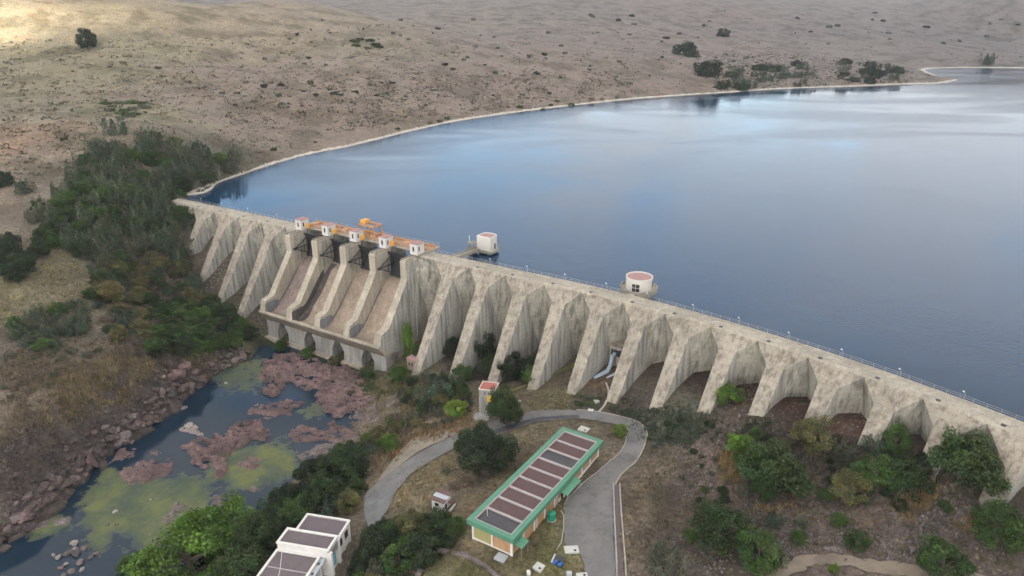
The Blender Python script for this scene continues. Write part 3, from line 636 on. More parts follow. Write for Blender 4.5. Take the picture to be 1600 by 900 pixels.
# heads that close the gap to the spillway end walls
def filler(s0, s1, flip):
    mb = MB(); rows = []
    for z in list(np.linspace(-12, 24.4, 10)):
        A = (s0, na(z)) if not flip else (s1, na(z)); B = (s1, nsh(min(z, 20.5))+.4) if not flip else (s0, nsh(min(z, 20.5))+.4)
        B = (B[0], min(B[1], nd(z))); A = (A[0], min(A[1], nd(z)))
        P = [(s0, nu(z)), A, B, (s1, nu(z))] if not flip else [(s0, nu(z)), B, A, (s1, nu(z))]
        rows.append([dam(*p, z) for p in P])
    for i in range(len(rows)-1):
        for j in range(4):
            k = (j+1) % 4; mb.add([rows[i][j], rows[i][k], rows[i+1][k], rows[i+1][j]], [(3,2,1,0)])
    dpart(mb, 'buttress', M['concrete'])
filler(67.512, 74.6, False); filler(130.2, 136.388, True)
def sweep(mb, prof, s0, s1, st=3.0):
    ss = np.linspace(s0, s1, max(2, int((s1-s0)/st)+1)); n = len(prof)
    vs = [dam(s, a, z) for s in ss for a, z in prof]
    fs = [(i*n+j, i*n+(j+1) % n, (i+1)*n+(j+1) % n, (i+1)*n+j) for i in range(len(ss)-1) for j in range(n)]
    return mb.add(vs, fs + [tuple(range(n))[::-1], tuple((len(ss)-1)*n+j for j in range(n))])
for s0, s1 in ((-9, 74.6), (130.2, 346)):
    mb = sweep(MB(), [(-1.4,24.402),(3.42,24.402),(3.0,25.0),(2.75,25.0),(2.7,24.93),(-.75,24.93),(-.8,25.22),(-1.15,25.22)], s0, s1); dpart(mb, 'crest_walkway', M['crest'])
    mb = MB()
    for zz in (25.75, 26.2):
        ss = np.linspace(s0+.3, s1-.3, int((s1-s0)/3)+2); mb.tube([dam(s, -.98, zz) for s in ss], .035, 4)
    for s in np.arange(s0+.4, s1, 2.5): mb.box(dam(s, -.98, 25.7), (.07,.07,1.0))
    dpart(mb, 'guard_rail', M['rail_steel'])
for a in (PK[1:5] + [x for x in PK2[1:]]):
    mb = MB(); q = [dam(a+2.5+x, n, z) for z in (24.84, 25.03) for x, n in ((-.45,2.3),(.45,2.3),(.45,3.1),(-.45,3.1))]; mb.hexa(q); dpart(mb, 'drain_outlet', M['black_steel'])

# ---- spillway
PC = [76.0, 89.2, 102.4, 115.6, 128.8]
PW = 1.3
CHP = [(-1.5,15.0),(0,15.3),(2,15.4),(4,14.9),(6.5,13.4),(9.5,10.5),(12.5,7.2),(15.5,4.1),(18,1.9),(20,.6),(21.6,0.0),(23,.1),(24.0,.5),(24.7,1.0)]
def extr(mb, prof, s0, s1):
    n = len(prof); vs = [dam(s0, a, z) for a, z in prof] + [dam(s1, a, z) for a, z in prof]
    return mb.add(vs, [tuple(range(n))[::-1], tuple(range(n, 2*n))] + [(i, (i+1) % n, n+(i+1) % n, n+i) for i in range(n)])
PIER = [(-5.5,-12),(-5.5,25.2),(3.0,25.2),(3.0,24.6),(9.9,24.6),(10.1,24.2),(10.1,18.6),(11.0,17.2),(19.9,5.7),(20.4,5.3),(23.9,4.5),(24.75,1.0),(25.52,.95),(25.47,.28),(22.65,-3.5),(20.0,-4.5),(17,-12)]
for i, c in enumerate(PC):
    p = dpart(extr(MB(), PIER, c-PW, c+PW), 'spillway_pier', M['lip'])
    if i == 4: dpart(extr(MB(), [(a, min(z, 24.58)) for a, z in PIER[2:14]] + [(3.0,-12)], c+PW-.01, c+PW+.03), 'wall_face', M['stem'], p)
    for sg in ((1,) if i == 0 else (-1,) if i == 4 else (-1, 1)):      # thicker cheeks where the gate arms bear
        mb = extr(MB(), [(5.5,15),(5.5,24.3),(8.2,24.3),(8.2,15)], c+sg*PW, c+sg*(PW+.22)); dpart(mb, 'bearing_rib', M['concrete'], p)
    # deck edge rubble wall on top of the pier nose
    mb = MB()
    for sg in (-1, 1): extr(mb, [(5.2,24.602),(5.2,25.1),(9.8,25.1),(9.8,24.602)], c+sg*1.05-.12, c+sg*1.05+.12)
    dpart(mb, 'pier_parapet', M['slope_concrete'], p)
    # hoist house
    H = empty('hoist_house', (0,0,0)); H.parent = dam_root; hb = 25.2
    wl = dpart(extr(MB(), [(.8,hb),(.8,hb+3.6),(4.6,hb+3.6),(4.6,hb)], c-1.45, c+1.45), 'wall', M['house_wall'], H)
    rf = dpart(extr(MB(), [(.7,hb+3.602),(.7,hb+3.78),(4.7,hb+3.78),(4.7,hb+3.602)], c-1.58, c+1.58), 'roof', M['pink_roof'], H)
    dpart(extr(MB(), [(4.58,hb+1.2),(4.58,hb+2.7),(4.68,hb+2.7),(4.68,hb+1.2)], c-.3, c+.3), 'window', M['dark_glass'], H)
    dpart(extr(MB(), [(3.2,hb+1.2),(3.2,hb+2.6),(3.75,hb+2.6),(3.75,hb+1.2)], c+1.42, c+1.50), 'window', M['dark_glass'], H)
    if i < 4:
        mb = extr(MB(), [(1.2,hb+.5),(1.2,hb+1.6),(1.5,hb+2.0),(2.2,hb+2.0),(2.5,hb+1.6),(2.5,hb+.5)], c+1.46, c+2.6); dpart(mb, 'hoist_motor', M['amber'], H)
        mb = MB(); mb.tube([dam(c+2.5, 2.6, hb+.2), dam(c+1.9, 3.4, 21.5), dam(c+1.7, 2.6, 16.5)], .16, 6); dpart(mb, 'hoist_chain', M['black_steel'], H)
for i in range(4):
    a, b = PC[i]+PW, PC[i+1]-PW
    n = len(CHP); mb = MB(); vs = [dam(a, q, z) for q, z in CHP] + [dam(b, q, z) for q, z in CHP]
    mb.add(vs, [(k, k+1, n+k+1, n+k) for k in range(n-1)])
    ch = dpart(mb, 'spillway_chute', M['chute_purple'] if i == 0 else M['chute'], smooth=True)
    ch['label'] = ['purplish stained chute beside the wooded bank', 'chute with dark wet margins', 'clean tan chute', 'tan chute next to the plain dam wall'][i]
    # training strips along the walls: dark wet margins in the second bay
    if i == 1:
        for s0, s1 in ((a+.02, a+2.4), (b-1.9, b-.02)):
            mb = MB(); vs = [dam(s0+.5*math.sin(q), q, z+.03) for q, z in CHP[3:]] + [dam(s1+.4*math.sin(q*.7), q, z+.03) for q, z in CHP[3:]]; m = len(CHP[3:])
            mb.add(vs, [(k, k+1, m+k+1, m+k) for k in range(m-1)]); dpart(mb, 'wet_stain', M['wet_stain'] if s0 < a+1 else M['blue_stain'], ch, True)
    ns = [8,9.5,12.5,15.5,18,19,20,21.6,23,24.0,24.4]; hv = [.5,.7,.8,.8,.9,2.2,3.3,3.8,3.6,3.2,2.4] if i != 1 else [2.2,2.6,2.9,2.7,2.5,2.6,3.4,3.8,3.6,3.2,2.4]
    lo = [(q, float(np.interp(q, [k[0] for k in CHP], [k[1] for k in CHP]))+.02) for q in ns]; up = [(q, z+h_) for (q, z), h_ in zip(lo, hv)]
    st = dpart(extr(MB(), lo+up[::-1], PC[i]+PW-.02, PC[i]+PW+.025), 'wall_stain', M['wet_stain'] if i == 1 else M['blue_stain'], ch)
    # radial gate
    G = empty('radial_gate'); G.parent = dam_root; pv = (9.0, 19.6); r = 7.0; ang = np.linspace(R(-37), R(41), 9)
    pr = [(pv[0]-r*math.cos(t), pv[1]+r*math.sin(t)) for t in ang] + [(pv[0]-(r-.25)*math.cos(t), pv[1]+(r-.25)*math.sin(t)) for t in ang[::-1]]
    dpart(extr(MB(), pr, a+.05, b-.05), 'gate_skin', M['black_steel'], G)
    for s, q in ((a+.75, 1), (b-.75, -1)):
        mb = MB()
        for t in (-28, 2, 30): mb.tube([dam(s, *pv), dam(s+.5*q, pv[0]-(r-.3)*math.cos(R(t)), pv[1]+(r-.3)*math.sin(R(t)))], .17, 6)
        mb.tube([dam(s+.3*q, pv[0]-4.6*math.cos(R(-28)), pv[1]+4.6*math.sin(R(-28))), dam(s+.3*q, pv[0]-4.6*math.cos(R(30)), pv[1]+4.6*math.sin(R(30)))], .12, 6)
        mb.box(dam(s, pv[0]+.1, pv[1]), (.8,.8,.7), A0); dpart(mb, 'gate_arm', M['black_steel'], G)
    for t in (-20, 8, 32):
        mb = MB(); nn, zz = pv[0]-(r-.35)*math.cos(R(t)), pv[1]+(r-.35)*math.sin(R(t)); mb.tube([dam(a+.1, nn, zz), dam(b-.1, nn, zz)], .2, 6); dpart(mb, 'gate_girder', M['black_steel'], G)
for n0, n1 in ((-1.0,.6),(5.0,6.6),(11.2,12.2)):
    zt = 24.3 if n1 < 9 else 15.2; dpart(extr(MB(), [(n0,-9),(n0,zt),(n1,zt-.3),(n1,-9)], PC[4]+PW-.02, PC[4]+PW+.35), 'wall_rib', M['stem'])
# lip beam, block under the chutes and the row of pillars
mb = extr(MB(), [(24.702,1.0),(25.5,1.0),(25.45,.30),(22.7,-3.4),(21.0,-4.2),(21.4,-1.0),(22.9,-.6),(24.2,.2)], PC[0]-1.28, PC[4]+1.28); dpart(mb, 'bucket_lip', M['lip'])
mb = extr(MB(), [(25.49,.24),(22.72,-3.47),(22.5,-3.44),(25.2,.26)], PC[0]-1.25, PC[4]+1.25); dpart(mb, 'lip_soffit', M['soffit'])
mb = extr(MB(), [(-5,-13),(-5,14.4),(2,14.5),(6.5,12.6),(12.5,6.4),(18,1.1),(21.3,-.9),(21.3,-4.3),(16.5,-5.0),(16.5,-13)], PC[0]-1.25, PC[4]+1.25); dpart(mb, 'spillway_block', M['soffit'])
for c in PC:
    w0, w1 = (-1.3, 3.9) if c == PC[0] else (-3.9, 1.3) if c == PC[4] else (-3.9, 3.9)
    mb = MB(); vs = []
    for n, z0 in ((16.45,-13.0),(22.6,-13.0)):
        for x, z in ((w0,z0),(w1,z0),(w1,-6.6),(w1+(1.5 if c != PC[4] else 0),-3.7),(w0-(1.5 if c != PC[0] else 0),-3.7),(w0,-6.6)): vs.append(dam(c+x, n if z > -12 else n+(-.1 if n > 20 and z > -5 else .5 if n > 20 else 0), z))
    mb.add(vs, [(5,4,3,2,1,0),(6,7,8,9,10,11)] + [(i, (i+1) % 6, 6+(i+1) % 6, 6+i) for i in range(6)]); p = dpart(mb, 'spillway_pillar', M['pillar'])
    mb = MB(); mb.hexa([dam(c+x, n, z) for z in (-13, -9.6) for x, n in ((w0-.3,22),(w1+.3,22),(w1+.3,24.3),(w0-.3,24.3))]); dpart(mb, 'footing', M['lip'], p)
# service bridge over the gates
mb = sweep(MB(), [(-6.2,24.7),(.6,24.7),(.6,25.5),(-6.2,25.5)], 73.5, 131.5); B = dpart(mb, 'service_bridge', M['crest'])
for n in (-.4, -4.9):
    mb = extr(MB(), [(n-.28,25.502),(n-.28,26.15),(n+.28,26.15),(n+.28,25.502)], 75.0, 130.4); dpart(mb, 'crane_rail_beam', M['orange'], B)
mb = MB()
for k in range(12): s = 76.5+k*4.7; mb.hexa([dam(s+x, n, z) for z in (25.51, 25.62+.5*(k % 3 == 0)) for x, n in ((0,-4.1),(1.6+.9*(k % 2),-4.1),(1.6+.9*(k % 2),-1.2-1.2*(k % 3 == 1)),(0,-1.2-1.2*(k % 3 == 1)))])
for k in range(22): s = 75.6+k*2.5; mb.tube([dam(s, -4.9, 26.0), dam(s+1.25, -.4, 26.0)], .09, 4); mb.tube([dam(s+1.25, -.4, 26.0), dam(s+2.5, -4.9, 26.0)], .09, 4)
dpart(mb, 'deck_plate', M['orange'], B)
mb = MB()
for zz in (26.1, 26.6): mb.tube([dam(s, -6.0, zz) for s in (73.7, 131.3)], .05, 4); mb.tube([dam(s, .45, zz) for s in (79, 127)], .05, 4)
for s in np.arange(73.8, 131.4, 2.6): mb.box(dam(s, -6.0, 26.05), (.08,.08,1.15)); mb.box(dam(s, .45, 26.05), (.08,.08,1.15))
dpart(mb, 'hand_rail', M['rail_steel'], B)

def dthing(name, s, n, z, label, cat, group=None):
    e = empty(name, dam(s, n, z), 0, label, cat, group); return e, Vector(dam(s, n, z))
# gantry crane standing on the bridge
cr, L = dthing('gantry_crane', 103.5, -2.6, 26.2, 'orange gantry crane standing on the bridge over the spillway gates', 'crane')
for s in (101.0, 107.0):
    for n0, n1 in ((-4.9, -4.4), (-.4, -.9)):
        mb = MB(); mb.tube([dam(s-.9, n0, 26.2), dam(s, n1, 29.6), dam(s+.9, n0, 26.2)], .22, 6); local(mb, L).build('leg', M['orange'], cr)
mb = MB()
for n in (-4.4, -.9): mb.hexa([dam(s, n+d, z) for z in (29.5, 30.1) for s, d in ((100.4,-.25),(107.6,-.25),(107.6,.25),(100.4,.25))])
for s in (100.6, 107.4): mb.hexa([dam(s+d, n, z) for z in (29.55, 30.05) for d, n in ((-.25,-4.5),(.25,-4.5),(.25,-.8),(-.25,-.8))])
local(mb, L).build('top_beam', M['orange'], cr)
mb = MB(); mb.hexa([dam(s, n, z) for z in (30.1, 31.2) for s, n in ((100.6,-4.0),(102.8,-4.0),(102.8,-1.4),(100.6,-1.4))]); local(mb, L).build('hoist_trolley', M['amber'], cr)
for s in (101.0, 107.0):
    for n in (-4.9, -.4): local(MB().box(dam(s, n, 26.36), (2.6,.5,.32), A0), L).build('wheel_bogie', M['amber'], cr)
# lamps along the upstream edge
def lamp_proto():
    e = empty('walkway_lamp', (0,0,0), 0, 'x', 'lamp')
    MB().tube([(0,0,0),(0,0,1.75),(-.12,.05,1.95),(-.55,.2,2.02)], [.06,.05,.045,.04], 5).build('pole', M['rail_steel'], e)
    MB().prism([(-.85,.12),(-.5,.0),(-.42,.26),(-.77,.38)], 1.96, 2.14).build('lamp_head', M['lamp_head'], e); return e
lp = lamp_proto(); ls = [14, 27, 42.5, 59, 155.2, 168.5, 181.5, 194.8, 207.5, 220.8, 233.4, 246.2, 258.8, 271.4, 284, 296.6]
for i, s in enumerate(ls):
    lab = 'small grey lamp on the dam walkway, ' + ['first one out from the wooded abutment','second one from the wooded abutment','third one from the wooded abutment','last one before the spillway houses','by the footbridge to the square intake tower','first past the square intake tower','second past the square intake tower','last before the round intake tower',
      'just beyond the round intake tower','second beyond the round intake tower','third beyond the round intake tower','fourth beyond the round intake tower','fifth beyond the round intake tower','sixth beyond the round intake tower','seventh beyond the round intake tower','closest to the edge of the picture'][i]
    loc = dam(s, -.6, 24.93); a = A0 if s < S0 else A0 - K*(s-S0)
    if i == 0: lp.location = loc; lp.rotation_euler = (0,0,a-R(20)); tag(lp, lab, 'lamp', 'lamps along the dam walkway')
    else: dup(lp, loc, a-R(20), (1,1,1), lab, 'lamps along the dam walkway')

# ---- square intake tower with footbridge
T1, L = dthing('intake_tower', 144, -17, 20, 'white square intake tower with a rounded back on the lake, reached by a long footbridge', 'intake tower')
c0 = np.array(at(766.7, 394.6, 22.5)[:2])                         # corner of the platform nearest the dam
u = np.array([math.cos(A0+R(-10)), math.sin(A0+R(-10))]); u = np.array([.0, 1.0])
e1 = np.array([.586, .81]); e2 = np.array([-.81, .586])      # platform axes
def q2(a, b): return tuple(c0 + e1*a + e2*b)
def tp(mb, name, mat, par=None, smooth=False): return local(mb, L).build(name, mat, par or T1, smooth)
half = [(5.6 + 3.1*math.sin(R(t)), 2.9 - 3.1*math.cos(R(t))) for t in range(0, 181, 12)]
fp = [(0,0)] + [(3.2,0)] + [(4.2+2.6*math.sin(R(t)), 3.4-3.4*math.cos(R(t))) for t in range(0,181,15)] + [(0,6.8)]
tp(MB().prism([q2(a, b) for a, b in fp], 21.7, 22.5), 'platform', M['crest'])
fi = [(.5,.45),(3.2,.45)] + [(3.7+2.0*math.sin(R(t)), 3.4-2.95*math.cos(R(t))) for t in range(0,181,15)] + [(.5,6.35)]
w = tp(MB().prism([q2(a, b) for a, b in fi], 22.502, 27.0), 'wall', M['cream_wall'])
fr_ = [(.8,.75),(3.2,.75)] + [(3.6+1.8*math.sin(R(t)), 3.4-2.65*math.cos(R(t))) for t in range(0,181,15)] + [(.8,6.05)]
def parapet(mb, outer, inner, z0, z1):
    n = len(outer); vs = [(*p, z0) for p in outer]+[(*p, z1) for p in outer]+[(*p, z1) for p in inner]+[(*p, z0) for p in inner]
    return mb.add(vs, [(r*n+i, r*n+(i+1) % n, (r+1)*n+(i+1) % n, (r+1)*n+i) for r in range(3) for i in range(n)])
tp(parapet(MB(), [q2(a, b) for a, b in fi], [q2(a, b) for a, b in fr_], 27.002, 27.35), 'parapet', M['white_wall'])
tp(MB().prism([q2(a, b) for a, b in fr_], 27.01, 27.1), 'roof', M['pink_roof'])
tp(MB().hexa([(*q2(a, b), z) for z in (22.9,24.9) for a, b in ((2.6,.38),(3.3,.38),(3.3,.48),(2.6,.48))]), 'window', M['dark_glass'])
tp(MB().prism([q2(a, b) for a, b in ((.9,1.2),(3.5,1.0),(5.6,3.4),(3.5,5.8),(.9,5.6))], 6, 21.7), 'shaft', M['pillar'])
mb = MB(); a0 = np.array(damxy(140.2, -1.2)); a1 = np.array(q2(-.1, 5.9)); dv = a1-a0; dv /= np.linalg.norm(dv); pv2 = np.array([-dv[1], dv[0]])*1.1
tp(mb.hexa([(*(p_+pv2*k), (23.9 if p_ is a0 else 21.9)+z) for z in (0, .6) for p_, k in ((a0,-1),(a1,-1),(a1,1),(a0,1))]), 'footbridge', M['crest'])
mb = MB()
for sg in (-1, 1):
    mb.hexa([(*(p_+pv2*k), (24.502 if p_ is a0 else 22.502)+z) for z in (0, .5) for p_, k in ((a0,sg*.98),(a1,sg*.98),(a1,sg*.88),(a0,sg*.88))])
    mb.tube([(*(a0+pv2*sg*.93), 25.4), (*(a1+pv2*sg*.93), 23.4)], .05, 4)
tp(mb, 'bridge_parapet', M['crest'])
pc = np.array(q2(.4, 8.4))
mb = MB(); mb.prism([tuple(pc+np.array(k)) for k in ((-1.6,-1.3),(1.6,-1.0),(1.6,1.6),(-1.6,1.3))], 21.8, 22.45)
for k in ((-1.5,-1.2),(1.5,-.9),(1.5,1.5),(-1.5,1.2),(0,-1.0),(0,1.4)): mb.tube([(*(pc+np.array(k)), 22.4), (*(pc+np.array(k)), 24.5)], .07, 5)
mb.prism([tuple(pc+np.array(k)) for k in ((-1.4,-1.1),(1.4,-.8),(1.4,-.7),(-1.4,-1.0))], 23.5, 23.6); mb.prism([tuple(pc+np.array(k)) for k in ((-1.6,-1.3),(1.6,-1.0),(1.6,1.6),(-1.6,1.3))], 24.3, 24.45)
tp(mb, 'valve_platform', M['slope_concrete']); tp(MB().tube([(*(pc+np.array((-.9,.2))), 24.4), (*(pc+np.array((-.9,.2))), 26.8)], .12, 6), 'mast', M['lamp_head'])
mb = MB(); mb.tube([(*q2(a, b), 23.5) for a, b in [(3.2,-.0)] + [(4.2+2.55*math.sin(R(t)), 3.4-3.35*math.cos(R(t))) for t in range(0,181,15)]], .06, 4)
for t in range(0,181,20): mb.box((*q2(4.2+2.55*math.sin(R(t)), 3.4-3.35*math.cos(R(t))), 23.0), (.08,.08,1.0))
tp(mb, 'platform_rail', M['rail_steel'])

# ---- round intake tower
cx, cy, _ = at(998, 449.5, 23.5); T2 = empty('intake_tower', (cx, cy, 20), 0, 'round white intake tower with a flat pink roof and a ring platform on the lake', 'intake tower'); L2_ = Vector((cx, cy, 20))
def t2(mb, name, mat, smooth=False): return local(mb, L2_).build(name, mat, T2, smooth)
c = (cx, cy, 0)
t2(MB().lathe(c, [(3.5,5),(3.5,22.4),(4.3,22.7),(5.4,22.8),(5.4,24.1),(5.15,24.1),(5.15,23.5),(3.7,23.5)], 48), 'platform', M['crest'])
t2(MB().lathe(c, [(3.85,23.48),(3.85,26.75),(3.93,26.75),(3.93,27.15),(3.63,27.15),(3.63,26.6)], 48), 'wall', M['cream_wall'])
t2(MB().lathe(c, [(3.64,26.8),(.01,26.87)], 48), 'roof', M['pink_roof'])
def arc(mb, r, a0, a1, z0, z1, k=5):
    for i in range(k):
        t0, t1 = R(a0+(a1-a0)*i/k), R(a0+(a1-a0)*(i+1)/k)
        mb.hexa([(cx+q*math.sin(t), cy-q*math.cos(t), z) for z in (z0, z1) for q, t in ((r,t0),(r,t1),(r+.05,t1),(r+.05,t0))])
    return mb
t2(arc(MB(), 3.86, -40, -8, 23.55, 25.9), 'door', M['black_steel'])
mb = arc(MB(), 3.92, -42, -40, 23.5, 26.0, 1); arc(mb, 3.92, -8, -6, 23.5, 26.0, 1); arc(mb, 3.92, -25, -23.5, 23.5, 26.0, 1); arc(mb, 3.92, -42, -6, 25.9, 26.05); arc(mb, 3.92, -42, -6, 24.7, 24.8); t2(mb, 'door_frame', M['cream_wall'])
t2(arc(MB(), 3.86, 62, 72, 24.1, 26.1, 2), 'window', M['dark_glass'])
b0 = np.array(damxy(200.6, -1.8)); b1 = np.array((cx, cy)); dv = b1-b0; dd = np.linalg.norm(dv); dv /= dd; b1 = b0+dv*(dd-4.6); pq = np.array([-dv[1], dv[0]])*.75
t2(MB().prism([tuple(b0-pq), tuple(b1-pq), tuple(b1+pq), tuple(b0+pq)], 23.0, 23.5), 'footbridge', M['crest'])

# ---- outlet works between two buttresses
vs_, vn = 200.5, 3.0; V = empty('outlet_house', dam(199.6, 4, 6), 0, 'small concrete outlet house with pale blue pipes wedged beside a dam buttress', 'valve house'); LV_ = Vector(dam(199.6, 4, 6))
def vp(mb, name, mat): return local(mb, LV_).build(name, mat, V)
def dbox(s0, s1, n0, n1, z0, z1): return MB().hexa([dam(s, n, z) for z in (z0, z1) for s, n in ((s0,n0),(s1,n0),(s1,n1),(s0,n1))])
vp(dbox(199.4, 205.9, -1.5, 4.6, 1.0, 11.0), 'wall', M['concrete']); vp(dbox(199.2, 206.1, -1.5, 5.3, 11.002, 11.45), 'roof', M['slope_concrete'])
vp(dbox(199.8, 205.6, 4.58, 4.72, 8.3, 10.2), 'window', M['black_steel'])
for k, s in enumerate((201.0, 203.9)):
    mb = MB(); mb.tube([dam(s, 4.5, 9.0), dam(s, 6.0, 8.6), dam(s, 7.0, 6.2), dam(s-.2, 8.0, 4.9), dam(s-2.6, 11.2, 3.0)], [.55,.6,.6,.62,.85], 10); vp(mb, 'outlet_pipe', M['pipe_blue'])
vp(dbox(199.0, 205.6, 7.2, 9.6, 1.0, 3.4), 'pipe_plinth', M['pillar'])

# ---- small brick hut beside the spillway end wall
def box_house(name, corners, z0, z1, walls, roofm, label, cat, over=.25, rt=.22):
    P = [np.array(p) for p in corners]; c = sum(P)/len(P); e = empty(name, (c[0], c[1], z0), 0, label, cat); L = Vector((c[0], c[1], z0))
    local(MB().prism([tuple(p) for p in P], z0-1.5, z1), L).build('wall', walls, e)
    local(MB().prism([tuple(p+(p-c)/np.linalg.norm(p-c)*over) for p in P], z1+.002, z1+rt), L).build('roof', roofm, e)
    return e, L
hc = [damxy(s, n) for s, n in ((138.2,18.6),(142.8,18.6),(142.8,22.0),(138.2,22.0))]
bh, L = box_house('brick_hut', hc, -5.6, -2.2, M['pale_brick'], M['pink_roof'], 'small pale brick hut with a flat pinkish roof at the foot of a dam buttress', 'hut')
for s in (139.2, 140.3, 141.4): local(MB().hexa([dam(s+a, n, z) for z in (-4.3,-3.2) for a, n in ((-.25,21.98),(.25,21.98),(.25,22.06),(-.25,22.06))]), L).build('window', M['dark_glass'], bh)
# ================================================================ BUILDINGS AND SMALL THINGS
def gh(x, y): return float(gz(x, y)[0])
# ---- long brick building with the green roof edge
B0 = np.array((.2, 107.3)); EL = np.array((.54, .842)); EL /= np.linalg.norm(EL); EW = np.array((-EL[1], EL[0])); GL, GW = 39.6, 11.0
G = empty('workshop_building', (7, 125, 0), 0, 'long orange brick building with a green roof edge and maroon roof panels beside the road', 'building'); LG = Vector((7, 125, 0))
def g2(a, b): return tuple(B0 + EL*a + EW*b)
def gp(mb, name, mat, par=None): return local(mb, LG).build(name, mat, par or G)
def gbox(mb, a0, a1, b0, b1, z0, z1): return mb.hexa([(*g2(a, b), z) for z in (z0, z1) for a, b in ((a0,b0),(a0,b1),(a1,b1),(a1,b0))])
ins = .85
gp(gbox(MB(), ins, GL-ins, ins, GW-ins, -1.5, 4.15), 'wall', M['brick'])
def ring(mb, o, i, z0, z1):
    return parapet(mb, [g2(a, b) for a, b in ((o,o),(o,GW-o),(GL-o,GW-o),(GL-o,o))], [g2(a, b) for a, b in ((i,i),(i,GW-i),(GL-i,GW-i),(GL-i,i))], z0, z1)
gp(ring(MB(), 0, 1.05, 3.95, 5.05), 'fascia', M['green_metal'])
gp(gbox(MB(), .3, GL-.3, .3, GW-.3, 4.155, 4.55), 'roof', M['roof_maroon'])
mb = ring(MB(), 1.06, 1.35, 4.5, 4.95); gp(mb, 'roof_trim', M['roof_rib'])
bay = (GL-2.7)/9
for k in range(9):
    a = 1.35+k*bay; wet = k in (0, 6)
    q = gp(gbox(MB(), a+.24, a+bay-.24, 1.37, GW-1.37, 4.552, 4.60), 'roof_panel', M['roof_wet'] if wet else M['roof_maroon'])
    if wet: q['label'] = 'dark roof panel under standing water'
    if k: gp(gbox(MB(), a-.23, a+.23, 1.36, GW-1.36, 4.5, 4.93), 'roof_rib', M['roof_rib'])
for k in range(10):
    a = ins+.1+k*(GL-2*ins-.2)/9
    for b in (ins-.06, GW-ins+.06): gp(gbox(MB(), a-.17, a+.17, b-.12, b+.12, -1.2, 4.14), 'column', M['white_wall'])
for b in (ins+.1, GW/2, GW-ins-.1): gp(gbox(MB(), ins-.1, ins+.08, b-.17, b+.17, -1.2, 4.14), 'column', M['white_wall'])
gp(gbox(MB(), 19.5, GL-ins, ins-.05, ins+.1, -1.2, 1.25), 'plinth', M['white_wall']); gp(gbox(MB(), ins-.05, ins+.1, ins, GW-ins, -1.2, .55), 'plinth', M['cream_wall'])
gp(gbox(MB(), ins-.04, ins+.1, GW/2+.3, GW-ins-.3, .56, 3.3), 'painted_panel', plain('olive_panel', (.33,.30,.13), .8, .15))
for b in (1.6, 3.7): gp(gbox(MB(), ins-.05, ins+.1, b, b+1.3, 3.1, 3.75), 'window', M['dark_glass'])
for a in (8.5, 13.5, 17, 28.2, 33, 37.0): gp(gbox(MB(), a, a+1.1, ins-.05, ins+.1, 2.9, 3.7), 'window', M['dark_glass'])
for a0, a1, z in ((19.3,25.6,3.6),(.9,3.6,3.3)):
    mb = MB(); mb.hexa([(*g2(a, b), zz) for zz, dz in ((0,0),(1,.12)) for a, b, zz in ((a0,-1.4,z-.55+dz),(a0,ins-.05,z+dz),(a1,ins-.05,z+dz),(a1,-1.4,z-.55+dz))]); c_ = gp(mb, 'canopy', M['canopy_green'])
    mb = MB(); mb.tube([(*g2(a0+.15, -1.25), z-.5), (*g2(a0+.15, -1.25), -.6)], .06, 5); gp(mb, 'canopy_post', M['rail_steel'], c_); mb = MB(); mb.tube([(*g2(a1-.15, -1.25), z-.5), (*g2(a1-.15, -1.25), -.6)], .06, 5); gp(mb, 'canopy_post', M['rail_steel'], c_)
gp(gbox(MB(), 20.6, 23.2, ins-.06, ins+.1, -.2, 2.6), 'door', M['dark_glass'])
gp(MB().tube([(*g2(3.4, 8.3), 4.55), (*g2(3.4, 8.3), 6.6)], .05, 5), 'vent_pipe', M['lamp_head'])
for a in (10.2, 18.6, 29.9): gp(MB().tube([(*g2(a, ins-.14), 4.1), (*g2(a, ins-.14), -.4)], .07, 6), 'downpipe', M['lamp_head'])
# ---- green water tank
p = og(862, 812); TK = empty('water_tank', (p[0], p[1], gh(p[0], p[1])), 0, 'round green plastic water tank standing by the brick building', 'water tank')
MB().lathe((0,0,0), [(.0,.14),(.8,.14),(.84,.3),(.84,1.75),(.8,1.85),(.3,2.08),(.0,2.1)], 24).build('tank_body', M['tank_green'], TK, True)
MB().lathe((0,0,0), [(.24,2.06),(.24,2.2),(.0,2.21)], 16).build('lid', M['tank_green'], TK); MB().lathe((0,0,0), [(0,.12),(1.0,.12),(1.0,-.5)], 20).build('stand', M['pale_slab'], TK)
# ---- little white hut
q = [np.array(at(*c, 1.75)[:2]) for c in ((672.7,778),(695,786.2),(705.8,773.3),(684.5,765))]; hx = q[1]-q[0]; hx /= np.linalg.norm(hx); hy = np.array((-hx[1], hx[0])); o = q[0]; hl, hw_ = 3.3, 3.3
H = empty('white_hut', (*(o+hx*hl/2+hy*hw_/2), -1.2), 0, 'tiny white hut with striped rusty tin roof and low yard wall on dry grass', 'hut'); LH = Vector(H.location)
def hbx(mb, a0, a1, b0, b1, z0, z1, tilt=0): return mb.hexa([(*(o+hx*a+hy*b), z+(tilt*b if z == z1 or tilt else 0)) for z in (z0, z1) for a, b in ((a0,b0),(a1,b0),(a1,b1),(a0,b1))])
def hp(mb, n, m): return local(mb, LH).build(n, m, H)
hp(hbx(MB(), .15, hl-.15, .15, hw_-.15, -2.6, 1.45), 'wall', M['white_wall'])
for b0, b1, m in ((-.1,1.05,'rust_roof'),(1.055,2.25,'pale_tin'),(2.255,3.5,'rust_roof')): hp(hbx(MB(), -.1, hl+.1, b0, b1, 1.46, 1.56, .09), 'roof_sheet', M[m])
